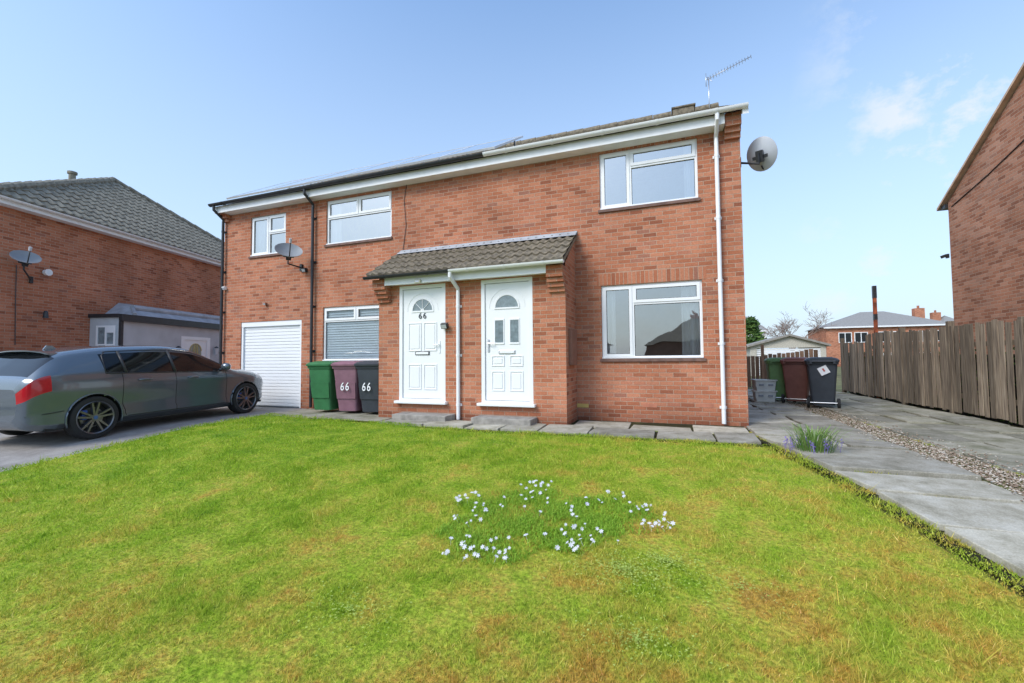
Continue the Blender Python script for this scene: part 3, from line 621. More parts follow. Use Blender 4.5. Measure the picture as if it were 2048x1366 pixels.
cL=F(577,506,MY-.42); dish('dark grey satellite dish between garage window and black downpipe',cL,(.55,-.42,.62),(F(603,532,MY-.02).x,MY-.02,F(603,536,MY).z),.28,.25,DISHG)
b=F(1418,190,11.0); tp=F(1418,158,11.0); t=thing('tv_aerial','thin rooftop television aerial pointing right above the ridge','aerial',(b.x,11.0,RZ-.3))
mb=MB(); mb.tube([(b.x,11.0,RZ-.5),(b.x,11.0,tp.z+.05)],.012,8); mb.build('mast',SILVER,t,smooth=True)
e0=F(1412,160,11.0); e1=F(1502,113,11.0)
mb=MB(); mb.tube([e0,e1],.008,6); bd=(e1-e0)
for i in range(16):
    c=e0+bd*(.04+.96*i/15); l=.10 if i<13 else .07; mb.tube([c-Vector((.02,l,.0)),c+Vector((.02,l,0))],.005,5); mb.tube([c-Vector((0,0,.035)),c+Vector((0,0,.035))],.004,5)
mb.tube([e0+Vector((.0,0,-.16)),e0+Vector((0,0,.16))],.008,6); mb.tube([e0+Vector((.12,-.1,-.12)),e0+Vector((0.02,0.1,.12))],.006,5)
mb.build('boom',SILVER,t,smooth=True)
sx0=HX0+.35; sx1=F(1043,265,9.0).x; npn=6; pw=(sx1-sx0)/npn; PS=Vector((0,1,.615)).normalized(); Nn=Vector((1,0,0)).cross(PS); ordn=['leftmost','second from the left','third from the left','fourth from the left','fifth from the left','rightmost']
for i in range(npn):
    O=Vector((sx0+i*pw,TY0,TZ0))+S*.15+Nn*.12
    t=thing('solar_panel','silver framed solar panel above the black gutter, '+ordn[i],'solar panel',O,0,'solar panels on the roof')
    mb=MB(); w=pw-.02; l=2.0
    def Q(a,b_,c): return O+Vector((1,0,0))*a+PS*b_+Nn*c
    for (a,b_,c,d_) in ((0,w,0,.035),(0,w,l-.035,l),(0,.035,.035,l-.035),(w-.035,w,.035,l-.035)):
        mb.add([Q(a,c,-.04),Q(b_,c,-.04),Q(b_,d_,-.04),Q(a,d_,-.04),Q(a,c,0.),Q(b_,c,0.),Q(b_,d_,0.),Q(a,d_,0.)],MB.BF)
    mb.build('frame',PFRAME,t); mb=MB(); mb.quad(Q(.03,.03,-.006),Q(w-.03,.03,-.006),Q(w-.03,l-.03,-.006),Q(.03,l-.03,-.006)); mb.quad(Q(.03,.03,-.03),Q(.03,l-.03,-.03),Q(w-.03,l-.03,-.03),Q(w-.03,.03,-.03)); mb.build('cells',SOLAR,t)
    for a_ in (.2,w-.2): mb=MB(); mb.obox(O+Vector((a_,0,0))+PS*(l-.1)-Nn*.14,(.03,.03,.22)); mb.build('support_leg',SILVER,t)

# ---------------- left neighbour house (local frame) ----------------
ang=rad(15.2); A=Vector((-14.6,5.3,0))
nb=thing('brick_house','red brick house at the left edge with hipped grey roof and grey lean-to','house',A,ang)
yn,yf=-.3,10.05; ez=4.92
mb=MB(); mb.add([(0,yn,-.1),(0,yf,-.1),(0,yf,ez),(0,yn,ez)],[(0,1,2,3)]); mb.add([(-9,yn,-.1),(0,yn,-.1),(0,yn,ez),(-9,yn,ez)],[(0,1,2,3)]); mb.add([(0,yf,-.1),(-9,yf,-.1),(-9,yf,ez),(0,yf,ez)],[(0,1,2,3)])
mb.build('wall',BR2,nb,local=True)
ax,ay,az=-2.64,4.87,7.5; c0=Vector((.28,-.55,ez)); c1=Vector((.28,10.3,ez)); ap=Vector((ax,ay,az)); ap2=Vector((-9,ay,az))
Sv=(Vector((ax,0,az))-Vector((.28,0,ez)))
def hipn(a,b,inside):
    d=(b-a); n_=Vector((d.y,-d.x,0)).normalized()
    if (inside-a).dot(n_)>0: n_=-n_
    return (a,n_)
mid=Vector((-.5,4.87,0))
mb=MB(); mb.tiles(c0,(0,1,0),Sv,c1.y-c0.y,Sv.length,roll=.22,course=.29,amp=.04,step=.03,ns=8)
mb.build('roof',TILE2,nb,smooth=True,auto=40,local=True,clip=[hipn(c0,ap,mid),hipn(c1,ap,mid)])
Sn=Vector((0,ay-c0.y,az-ez)); mb=MB(); mb.tiles((-9,c0.y,ez),(1,0,0),Sn,9.28,Sn.length,roll=.22,course=.29,amp=.04,step=.03,ns=6)
mb.build('roof',TILE2,nb,smooth=True,auto=40,local=True,clip=[hipn(c0,ap,Vector((-6,0,0)))])
mb=MB(); mb.add([ap,c1,(-9,c1.y,ez),ap2],[(0,1,2,3)]); mb.build('roof',TILE2,nb,local=True)
mb=MB()
for a,b in ((c0,ap),(c1,ap),(ap,ap2)):
    L=(b-a).length; k=int(L/.42); d=(b-a)/k
    for i in range(k): mb.tube([a+d*i+Vector((0,0,.03)),a+d*(i+1)+Vector((0,0,.055))],.095,8)
mb.build('ridge_tiles',TILE2,nb,smooth=True,auto=40,local=True)
mb=MB(); mb.box(.22,.25,-.5,10.2,ez-.17,ez-.01); mb.box(.0,.22,-.5,10.2,ez-.17,ez-.155); mb.build('fascia',WPAINT,nb,local=True)
mb=MB()
prof=[(.31+.05*math.cos(math.pi+math.pi*k/8),ez-.03+.05*math.sin(math.pi+math.pi*k/8)) for k in range(9)]
mb.loft([[Vector((a,yy_,b)) for a,b in prof] for yy_ in (-.5,10.2)]); mb.build('gutter',WPAINT,nb,smooth=True,auto=35,local=True)
q=nb.matrix_basis.inverted()
mb=MB(); tpv=Vector((ax-1.6,ay,az)); mb.tube([tpv,tpv+Vector((0,0,.32))],.1,10); mb.tube([tpv+Vector((0,0,.32)),tpv+Vector((0,0,.40))],.14,10); mb.build('flue',TILE2,nb,smooth=True,auto=40,local=True)
EXT=.95
def loc(px,py,xl):
    n_=Vector((math.cos(ang),math.sin(ang),0)); d=ray(px,py); P0=A+n_*xl; t_=(P0-CAM).dot(n_)/d.dot(n_); return q@(CAM+d*t_)
e0=loc(243,640,EXT).y; e1=yf+.6; zt=loc(300,645,EXT).z-.03
dA=loc(362,690,EXT); dB=loc(420,690,EXT); dtop=loc(390,674,EXT).z
mb=MB()
def lplate(mb,y0,y1,z0,z1,xf,xb,holes,outer=True):
    t_=MB(); t_.plate(y0,y1,z0,z1,0,1,holes,outer)
    mb.add([(xf if v[1]==0 else xb,v[0],v[2]) for v in t_.v],t_.f)
lplate(mb,e0,e1,-.1,zt,EXT,EXT-.06,[(dA.y,dB.y,.02,dtop)],False)
mb.add([(0,e0,-.1),(EXT,e0,-.1),(EXT,e0,zt+.15),(0,e0,zt+.15)],[(0,1,2,3)])
mb.build('extension_wall',GREYR,nb,local=True)
mb=MB(); mb.box(EXT-.02,EXT+.09,e0-.06,e1,zt,zt+.19); mb.box(.0,EXT-.02,e0-.06,e0-.01,zt+.10,zt+.2); mb.box(EXT-.05,EXT+.02,e0-.03,e0+.05,-.1,zt); mb.build('extension_fascia',BLACKP,nb,local=True,bevel=.006)
mb=MB(); s0=loc(266,640,EXT).y; vs=[(EXT+.07,s0,zt+.195),(EXT+.07,e1,zt+.195),(.62,e1,zt+.40),(.62,s0+.35,zt+.40),(.0,e1,zt+.62),(.0,s0+.45,zt+.62)]
mb.add(vs,[(0,1,2,3),(3,2,4,5)]); mb.add([(EXT+.07,s0,zt+.195),(.62,s0+.35,zt+.40),(.0,s0+.45,zt+.62),(.0,s0,zt+.195)],[(0,1,2,3)]); mb.tube([(.60,s0+.3,zt+.44),(.60,e1,zt+.44)],.09,10); mb.tube([(EXT+.05,s0,zt+.22),(.60,s0+.32,zt+.43)],.05,8)
mb.build('canopy_roof',LEAD,nb,local=True,smooth=True,auto=30)
mb=MB(); mb.plate(.22,.80,zt-.68,zt-.12,e0-.03,e0-.005,[(.27,.49,zt-.63,zt-.17),(.54,.75,zt-.63,zt-.32)]); w_=mb.build('window',WHITE,nb,local=True,bevel=.004)
mb=MB(); mb.quad((.26,e0-.012,zt-.64),(.76,e0-.012,zt-.64),(.76,e0-.012,zt-.16),(.26,e0-.012,zt-.16)); mb.build('pane',DGL,w_)
mb=MB(); lplate(mb,dA.y+.002,dB.y-.002,.02,dtop,EXT+.01,EXT-.05,[(dA.y+.13,dB.y-.13,.1,dtop-.10)]); y0_,y1_=dA.y+.13,dB.y-.13; mb.box(EXT-.05,EXT-.02,y0_-.01,y1_+.01,.08,dtop-.07)
dd=mb.build('side_door',WHITE,nb,local=True,bevel=.005)
GOLD=M('gold_glass',(.28,.27,.20),.3,.5,30)
cy=(y0_+y1_)/2; rr=(y1_-y0_)*.26; zb=dtop-.22-rr; n_=12
poly=[(cy+rr*math.cos(math.pi*k/n_),zb+rr*math.sin(math.pi*k/n_)) for k in range(n_+1)]+[(cy-rr,zb-.55),(cy+rr,zb-.55)]
mb=MB(); mb.add([(EXT-.017,a,b) for a,b in poly],[tuple(range(len(poly)))]); mb.build('door_glass',GOLD,dd)
mb=MB()
for k in (-1,0,1): mb.tube([(EXT-.012,cy+k*rr*.5,zb-.55),(EXT-.012,cy+k*rr*.25,zb+rr*.8)],.010,5)
for k in range(4): mb.tube([(EXT-.012,cy-rr,zb-.1-.14*k),(EXT-.012,cy+rr,zb-.1-.14*k)],.007,5)
for k in range(n_): mb.tube([(EXT-.012,)+poly[k],(EXT-.012,)+poly[k+1]],.010,5)
mb.build('glazing_bars',M('brass',(.55,.42,.14),.4,metal=.5),dd)
def wl(px,py,xl=.01): return A+Matrix.Rotation(ang,3,'Z')@loc(px,py,xl)
pd=wl(50,519,.35); wp=wl(62,560,.02); dish('grey satellite dish on the left neighbour brick wall',pd,(.68,-.12,.66),wp,.26,.23,DISHG)
t=thing('carriage_lamp','small black wall lamp low on the left neighbour brick wall','light',wl(86,630,.02)); mb=MB(); mb.tube([(0,0,.05),(.1,0,.05)],.015,8); mb.build('bracket',BLACKP,t,local=True); mb=MB(); mb.tube([(.12,0,-.08),(.12,0,.06),(.12,0,.10)],.06,8,.03); mb.build('lamp_shade',BLACKP,t,local=True)
t=thing('wall_vent','small round pale vent beside the left neighbour dish','vent',wl(91,545,.02)); mb=MB(); mb.tube([(0,0,0),(.08,.02,0)],.07,12); mb.tube([(.08,.02,0),(.10,.025,0)],.085,12); mb.build('cowl',WPAINT,t,local=True,smooth=True,auto=40); mb=MB(); mb.tube([(.10,.025,0),(.104,.026,0)],.05,12); mb.build('grille',BLIND,t,local=True)
LG=M('lantern_glass',(.6,.62,.65),.3)
for px in (354,430):
    t=thing('door_lantern','pale lantern '+('left' if px<400 else 'right')+' of the gold glazed side door','light',wl(px,702,EXT+.02)); mb=MB(); mb.tube([(.07,0,-.12),(.07,0,.10)],.04,6,.06); mb.build('lantern_glass',LG,t,local=True); mb=MB(); mb.tube([(.07,0,.10),(.07,0,.16)],.08,6,.02); mb.tube([(0,0,.0),(.06,0,0)],.015,6); mb.build('lantern_cap',BLACKP,t,local=True)
mb=MB(); mb.tube([wl(33,530,.015),wl(31,600,.015),wl(30,690,.015)],.008,5); mb.build('cable',BLACKP,nb)

# ---------------- right neighbour house ----------------
RX=6.4; c=FX(1890,408,RX); CY=c.y; CZ=c.z; rp=FX(2048,146,RX); sl_=(rp.z-CZ)/(CY-rp.y)
RW=4.2; rh=thing('brick_house','brick gable end of the house at the right edge','house',(10,10,0))
wy=CY-.12; y_r=wy-RW; y_n=wy-2*RW; zr=CZ+sl_*RW
mb=MB(); mb.add([(RX,y_n,-.1),(RX,y_r,-.1),(RX,wy,-.1),(RX,wy,CZ),(RX,y_r,zr),(RX,y_n,CZ)][::-1],[(0,1,2,3,4,5)]); mb.quad((14,wy,-.1),(RX,wy,-.1),(RX,wy,CZ),(14,wy,CZ)); mb.quad((RX,y_n,-.1),(14,y_n,-.1),(14,y_n,CZ),(RX,y_n,CZ)); mb.build('wall',BR3,rh)
mb=MB(); t_=.06
for (ya,za,yb,zb) in ((CY+.15,CZ-.12,y_r,zr+.02),(y_n-.25,CZ-.14,y_r,zr+.02)):
    mb.add([(RX-.1,ya,za),(14,ya,za),(14,yb,zb),(RX-.1,yb,zb),(RX-.1,ya,za+t_),(14,ya,za+t_),(14,yb,zb+t_),(RX-.1,yb,zb+t_)],MB.BF)
mb.build('roof',M('buff_verge',(.60,.42,.28),.85,.2),rh)
mb=MB(); mb.box(RX-.06,14,wy,wy+.16,CZ-.14,CZ-.04); mb.build('eaves_board',BLACKP,rh)
mb=MB(); mb.tube([FX(1903,413,RX-.012),FX(1975,350,RX-.012),FX(2060,268,RX-.012)],.010,6); mb.build('cable',BLACKP,rh)
p=FX(1897,512,RX); t=thing('wall_light','tiny dark wall light on the right edge brick gable','light',(RX,p.y,p.z)); mb=MB(); mb.box(-.04,0,-.04,.04,-.05,.05); mb.build('bracket',BLACKP,t,local=True); mb=MB(); mb.obox((-.09,0,0),(.1,.09,.07),Matrix.Rotation(rad(-20),3,'Y')); mb.build('lamp_head',BLACKP,t,local=True,bevel=.01)

# ---------------- fences ----------------
FXx=4.9
def picket_panel(mb,y0,y1,h,x=FXx,w=.118,gap=.034):
    yy=y0
    while yy<y1:
        ww=w+random.uniform(-.018,.012); hh=h+random.uniform(-.03,.03); z0=float(zg(0,yy))+.03+random.uniform(0,.04); tl=random.uniform(-.015,.015); ty=random.uniform(-.010,.010); r=random.uniform(-.008,.012); xo=x+random.uniform(-.008,.008); k=.012
        mb.add([(xo,yy,z0),(xo+k,yy,z0),(xo+k,yy+ww,z0),(xo,yy+ww,z0),(xo+tl,yy+ty,z0+hh-r),(xo+k+tl,yy+ty,z0+hh-r),(xo+k+tl,yy+ww+ty,z0+hh),(xo+tl,yy+ww+ty,z0+hh)],MB.BF); yy+=ww+gap+random.uniform(-.014,.010)
fence=thing('picket_fence','weathered grey vertical board fence along the right side','fence',(FXx,11,0))
ys_=[5.0,6.9,8.75,10.6,12.45,14.3,16.2]; hs=[1.57,1.57,1.58,1.60,1.63,1.45]
for (a,b),h in zip(zip(ys_,ys_[1:]),hs):
    mb=MB(); picket_panel(mb,a+.05,b-.05,h); mb.build('fence_panel',WOOD,fence)
    for zz in (.35,h-.3): mb=MB(); mb.box(FXx+.03,FXx+.07,a+.04,b-.04,zz-.04,zz+.04); mb.build('fence_rail',WOOD,fence)
for i,a in enumerate(ys_):
    mb=MB(); mb.box(FXx-.01,FXx+.09,a-.045,a+.045,-.1,1.66+(.08 if i in(3,4,) else 0)); mb.build('fence_post',WOOD,fence,bevel=.006)
bk=thing('dark_backing','dark leafy backing added behind the weathered board fence to darken its gaps','backing',(5.3,10.5,0)); mb=MB(); mb.box(5.08,5.4,4.8,16.2,-.1,1.1); mb.build('backing_core',DARK,bk); mb=MB(); rd=random.Random(3)  # dark box and leaves added behind the boards so the gaps read shaded
for i in range(5000):
    p_=Vector((5.08-abs(rd.gauss(0,.03)),rd.uniform(4.8,16.2),rd.uniform(0,1.22))); s_=rd.uniform(.03,.06); d=Vector((rd.uniform(-1,1),rd.uniform(-1,1),rd.uniform(-1,1))).normalized(); e=d.orthogonal().normalized(); mb.add([p_-e*s_*.5,p_+e*s_*.5,p_+d*s_],[(0,1,2)])
mb.build('backing_leaves',LEAFD,bk)
PXp=FXx+.14; p=FX(1748,572,PXp); t=thing('steel_post','tall rusty steel post rising above the right fence','post',(PXp,p.y,0)); mb=MB(); mb.box(-.035,.035,-.035,-.025,0,p.z); mb.box(-.035,.035,.025,.035,0,p.z); mb.box(-.006,.006,-.025,.025,0,p.z); mb.build('post_shaft',RUST,t,local=True); mb=MB(); mb.box(-.04,.04,-.04,.04,p.z-.32,p.z+.002); mb.build('post_cap',BLACKP,t,local=True); mb=MB(); mb.box(-.038,.038,-.037,.037,p.z-.9,p.z-.75); mb.build('post_band',BLACKP,t,local=True)
bf=thing('panel_fence','low brown board fence behind the house corner','fence',(3.3,18,0)); mb=MB(); x=1.0
while x<4.75:
    h=1.12+random.uniform(-.03,.03)-max(0,(x-2.6))*-.12; mb.box(x,x+.12,18,18.02,0,h); x+=.14
mb.build('fence_panel',WOOD2,bf)
for px in (1.9,3.0): mb=MB(); mb.box(px,px+.09,17.9,17.99,0,1.55); mb.build('fence_post',WOOD2,bf)

# ---------------- garage far right ----------------
GY=30.0; a=F(1500,690,GY); b=F(1652,690,GY); ap_=F(1578,668,GY); ezg=F(1505,690,GY).z
gr=thing('detached_garage','distant garage with shallow grey roof and white door','garage',((a.x+b.x)/2,GY,0))
mb=MB(); mb.plate(a.x,b.x,-.1,ezg,GY,GY+.1,[(a.x+.35,b.x-.25,0,ezg-.2)],False); mb.add([(a.x,GY,ezg),(b.x,GY,ezg),(ap_.x,GY,ap_.z-.1)],[(0,1,2)]); mb.quad((a.x,GY+6,0),(a.x,GY,0),(a.x,GY,ezg),(a.x,GY+6,ezg)); mb.quad((b.x,GY,0),(b.x,GY+6,0),(b.x,GY+6,ezg),(b.x,GY,ezg)); mb.build('wall',M('pebbledash',(.5,.47,.40),.9,.2,20),gr)
mb=MB()
for k in range(14): z=.02+k*(ezg-.25)/14; mb.box(a.x+.35,b.x-.25,GY+.06,GY+.09,z,z+(ezg-.25)/14-.02)
mb.build('garage_door',WHITE,gr,bevel=.005)
mb=MB()
for xa,za,xb,zb in ((a.x-.2,ezg-.03,ap_.x,ap_.z),(b.x+.2,ezg-.03,ap_.x,ap_.z)):
    mb.add([(xa,GY-.2,za),(xb,GY-.2,zb),(xb,GY+6.2,zb),(xa,GY+6.2,za),(xa,GY-.2,za-.12),(xb,GY-.2,zb-.12),(xb,GY+6.2,zb-.12),(xa,GY+6.2,za-.12)],[(0,1,2,3),(7,6,5,4),(0,4,5,1),(2,6,7,3)])
mb.build('roof',M('cement_roof',(.28,.26,.23),.9,.2,6),gr)

# ---------------- far houses ----------------
SLATE=M('far_slate',(.27,.265,.255),.9,.1,spec=.2)
def far_house(label,x0,x1,Y,dep,base,ez,rz,inset,wall,wins,chim=(),name='terraced_house',roofm=SLATE,front=True):
    h=thing(name,label,'house',((x0+x1)/2,Y,base)); mb=MB(); mb.box(x0,x1,Y,Y+dep,base,ez); mb.build('wall',wall,h)
    mb=MB(); e=.35; r0_=(x0+inset,Y+dep/2,rz); r1=(x1-inset,Y+dep/2,rz); c=[(x0-e,Y-e,ez),(x1+e,Y-e,ez),(x1+e,Y+dep+e,ez),(x0-e,Y+dep+e,ez)]
    mb.add([*c,r0_,r1],[(0,1,5,4),(1,2,5),(2,3,4,5),(3,0,4),(3,2,1,0)]); rf=mb.build('roof',roofm,h)
    for (cx,w_,hh) in chim:
        mb=MB(); mb.box(cx-w_/2,cx+w_/2,Y+dep/2-.4,Y+dep/2+.4,ez+.5,rz+hh); mb.tube([(cx,Y+dep/2,rz+hh),(cx,Y+dep/2,rz+hh+.35)],.14,8); mb.build('chimney',BR2,rf)
    mb=MB(); mb.box(x0-e,x1+e,Y-e-.03,Y-e,ez-.15,ez+.03); mb.build('fascia',WPAINT,h)
    s=-1 if front else 1; Yf=Y if front else Y+dep
    for (a,b,c,d) in wins:
        mb=MB(); mid=(a+b)/2; mb.plate(a,b,c,d,Yf+s*.05,Yf+s*.01,[(a+.08,mid-.04,c+.08,d-.08),(mid+.04,b-.08,c+.08,d-.08)]); w_=mb.build('window',WHITE,h); mb=MB(); mb.quad((a+.05,Yf+s*.02,c+.05),(b-.05,Yf+s*.02,c+.05),(b-.05,Yf+s*.02,d-.05),(a+.05,Yf+s*.02,d-.05)); mb.build('pane',CARGL,w_)
    return h
FY=66; a=F(1652,655,FY); b=F(1904,655,FY); rzz=F(1780,622,FY+4).z
ww=[]
for px in (1690,1722,1768,1795,1832,1868): x=F(px,670,FY).x; ww.append((x-.7,x+.7,a.z-2.0,a.z-.7))
for px in (1700,1780,1850): x=F(px,670,FY).x; ww.append((x-.8,x+.8,a.z-4.7,a.z-3.3))
far_house('distant brick house pair with grey hipped roof beyond the fence',a.x,b.x,FY,8,-.1,a.z,rzz,5.0,BR2,ww,((b.x-1.4,1.0,.2),))
a2=F(1906,660,80); far_house('small distant brick house with chimney beside the right gable',F(1888,660,80).x,F(1960,660,80).x,80,8,-.1,a2.z,a2.z+2.4,2,BR2,[],((F(1903,640,80).x,1.0,.5),))
a3=F(1500,662,70); far_house('distant white walled house left of the bare tree',F(1470,660,70).x,F(1532,660,70).x,70,9,-.1,a3.z,F(1510,632,74).z,1.5,STUC,[(F(1508,668,70).x,F(1518,668,70).x,a3.z-1.6,a3.z-.5)],(),'cottage')
for i,(x0,x1,e,lb) in enumerate(((-2,11,3.0,'brown bungalow over the road mirrored in the lower right window'),(14,25,3.4,'brown bungalow over the road, right of its neighbour'),(-20,-6,3.2,'brown bungalow over the road, left of its neighbour'))):
    far_house(lb,x0,x1,-30,8,-1.2,e-.6,e+1.9,4,M('dark_brick_%d'%i,(.2,.11,.08),.9),[(x0+2,x0+4,-.2,1.2),(x1-5,x1-3,-.2,1.2)],((x0+4,.9,.3),),'bungalow',TILE,False)
# ---------------- trees ----------------
def bare_tree(label,base,h,seed,spread=.5,lv=5):
    rd=random.Random(seed); t=thing('bare_tree',label,'tree',base); trunk=MB(); br=MB()
    def grow(p,d,l,r,n):
        mb=trunk if n==lv else br; e=p+d*l; mid=p+d*l*.5+Vector((rd.uniform(-1,1),rd.uniform(-1,1),0))*l*.06
        mb.tube([p,mid,e],r,5,r*.65)
        if n==0: return
        for k in range(rd.choice((3,4)) if n>1 else 3):
            a=Vector((rd.uniform(-1,1),rd.uniform(-1,1),rd.uniform(-.2,.7))).normalized(); nd=(d*(1-spread)+a*spread*1.15+Vector((0,0,.1))).normalized()
            grow(p+(e-p)*rd.uniform(.55,1),nd,l*rd.uniform(.6,.82),max(.012,r*.55),n-1)
    grow(Vector(base),Vector((0,0,1)),h*.36,h*.02,lv)
    trunk.build('trunk',BARK,t); br.build('crown',BARK,t)
p=F(1588,700,48); bare_tree('bare branched tree behind the far garage',(p.x,48,0),F(1592,612,48).z*1.08,3,.6)
p=F(1628,700,58); bare_tree('smaller bare tree at the left end of the distant brick pair',(p.x,58,0),F(1620,640,58).z*.95,9,.62,4)
def bushy(name,label,c,rx,rz_,n,leaf,seed,cat='tree'):
    rd=random.Random(seed); t=thing(name,label,cat,(c[0],c[1],0)); mb=MB(); mb.tube([(c[0],c[1],0),(c[0],c[1],c[2])],.12,6,.04); mb.build('trunk',BARK,t); mb=MB()
    for i in range(n):
        u=rd.uniform(-1,1); w_=math.sqrt(max(0,1-u*u))*rx*rd.uniform(.5,1.05)*(1+.25*math.sin(u*9)); a=rd.uniform(0,6.283); p_=Vector((c[0]+w_*math.cos(a),c[1]+w_*math.sin(a),c[2]+u*rz_)); s_=leaf*rd.uniform(.6,1.4)
        d=Vector((rd.uniform(-1,1),rd.uniform(-1,1),rd.uniform(-1,1))).normalized(); e=d.orthogonal().normalized(); mb.add([p_-e*s_*.4,p_+e*s_*.4,p_+d*s_],[(0,1,2)])
    mb.build('crown',LEAFD,t)
p=F(1503,672,40); bushy('conifer_bush','dark green conifer beside the house corner in the distance',(p.x,40,2.2),.8,2.1,1500,.3,4)
# ---------------- bins ----------------
def rr_ring(cx,cy,w,d,r,z,n=4):
    P=[]
    for qx,qy,a0 in ((1,1,0),(-1,1,90),(-1,-1,180),(1,-1,270)):
        for k in range(n+1):
            a=rad(a0+90*k/n); P.append(Vector((cx+qx*(w/2-r)+r*math.cos(a),cy+qy*(d/2-r)+r*math.sin(a),z)))
    return P
def wheelie(label,loc_,rot,mat,lidm,number=None,sticker=False,group=None):
    t=thing('wheelie_bin',label,'bin',loc_,rot,group)
    mb=MB(); mb.loft([rr_ring(0,.02,.40,.40,.05,.05),rr_ring(0,.01,.44,.46,.05,.35),rr_ring(0,0,.52,.58,.05,.88),rr_ring(0,0,.52,.58,.05,.90),rr_ring(0,0,.56,.62,.05,.905),rr_ring(0,0,.57,.63,.05,.96)])
    mb.add([(-.20,-.232,.30),(.20,-.232,.30),(.215,-.272,.62),(-.215,-.272,.62),(-.20,-.20,.30),(.20,-.20,.30),(.215,-.24,.62),(-.215,-.24,.62)],[(0,1,2,3),(4,0,3,7),(1,5,6,2),(3,2,6,7),(4,5,1,0)])
    mb.build('bin_body',mat,t,smooth=True,auto=35,local=True)
    mb=MB(); mb.loft([rr_ring(0,-.01,.59,.67,.06,.958),rr_ring(0,-.01,.60,.68,.06,.99),rr_ring(0,.0,.54,.60,.08,1.03),rr_ring(0,.03,.34,.36,.08,1.06)]); mb.box(-.2,.2,.30,.36,.98,1.03); mb.build('lid',lidm,t,smooth=True,auto=35,local=True)
    mb=MB(); mb.tube([(-.22,.36,.97),(.22,.36,.97)],.018,8)
    for s_ in (-1,1): mb.box(s_*.2-.02,s_*.2+.02,.28,.37,.92,.97)
    mb.build('handle',mat,t,smooth=True,auto=35,local=True)
    mb=MB(); mb.tube([(-.26,.24,.10),(.26,.24,.10)],.012,8); mb.build('axle',SILVER,t,local=True)
    for s_ in (-1,1):
        mb=MB(); mb.tube([(s_*.235,.24,.10),(s_*.24,.24,.10),(s_*.28,.24,.10),(s_*.285,.24,.10)],.10,20); w_=mb.build('wheel',TYRE,t,smooth=True,auto=40,local=True)
        mb=MB(); mb.tube([(s_*.286,.24,.10),(s_*.29,.24,.10)],.055,12); mb.build('hub',DISHG,w_)
    if number: textobj('painted_number',number,.17,(.0 if 'maroon' in label else -.03,-.285,.54),Matrix.Rotation(rad(83),3,'X'),WPAINT,t,1.35)
    if sticker: mb=MB(); mb.obox((-.02,.298,.78),(.17,.004,.17),Matrix.Rotation(rad(5),3,'X')@Matrix.Rotation(rad(28),3,'Y')); mb.build('sticker',WPAINT,t,local=True); mb=MB(); mb.obox((-.02,.302,.79),(.03,.002,.07),Matrix.Rotation(rad(5),3,'X')@Matrix.Rotation(rad(28),3,'Y')); mb.build('sticker_mark',M('sticker_red',(.5,.1,.08),.5),t,local=True)
    return t
GRB=M('green_bin',(.035,.17,.06),.55,.15); MRB=M('maroon_bin',(.25,.125,.165),.5,.15); BKB=M('black_bin',(.04,.048,.06),.5,.15); BRB=M('brown_bin',(.22,.09,.07),.5,.15); GRB2=M('olive_green_bin',(.13,.24,.08),.55,.15)
for px,mt,lb,nm in ((654,GRB,'green wheelie bin left of the maroon bin by the porch',None),(703,MRB,'maroon wheelie bin with white number 66',"66"),(750,BKB,'black wheelie bin numbered 66 tucked beside the porch',"66")):
    p=F(px,800,7.27); wheelie(lb,(p.x,7.29,.02),rad(random.uniform(-3,3))+rad(8),mt,mt,nm)
p=G(1652,817); wheelie('black wheelie bin with white sticker by the right fence',(p.x,p.y+.2,.02),rad(180-12),BKB,BKB,None,True)
p=G(1620,812); wheelie('brown wheelie bin between the green and black right bins',(p.x-.10,p.y+.55,.02),rad(180-20),BRB,BRB)
p=G(1582,810); wheelie('faded green wheelie bin beside the brown bin',(p.x-.06,p.y+.75,.02),rad(175),GRB2,GRB2)
p=G(1532,806); PB=M('pale_box',(.6,.6,.55),.6,.15)
for k,lb in ((0,'pale recycling box at the bottom of the stack near the bins'),(1,'pale recycling box on top of the stack near the bins')):
    t=thing('recycling_box',lb,'box',(p.x,p.y+.2,.02+k*.26),rad(4*k)); mb=MB(); mb.loft([rr_ring(0,0,.40,.34,.03,0),rr_ring(0,0,.46,.40,.03,.24),rr_ring(0,0,.50,.44,.03,.245),rr_ring(0,0,.50,.44,.03,.27)]); mb.build('box_body',PB,t,smooth=True,auto=35,local=True)
    for s_ in (-.1,.1): mb=MB(); mb.box(s_-.05,s_+.05,-.215,-.195,.13,.17); mb.build('hand_slot',DISHG,t,local=True)

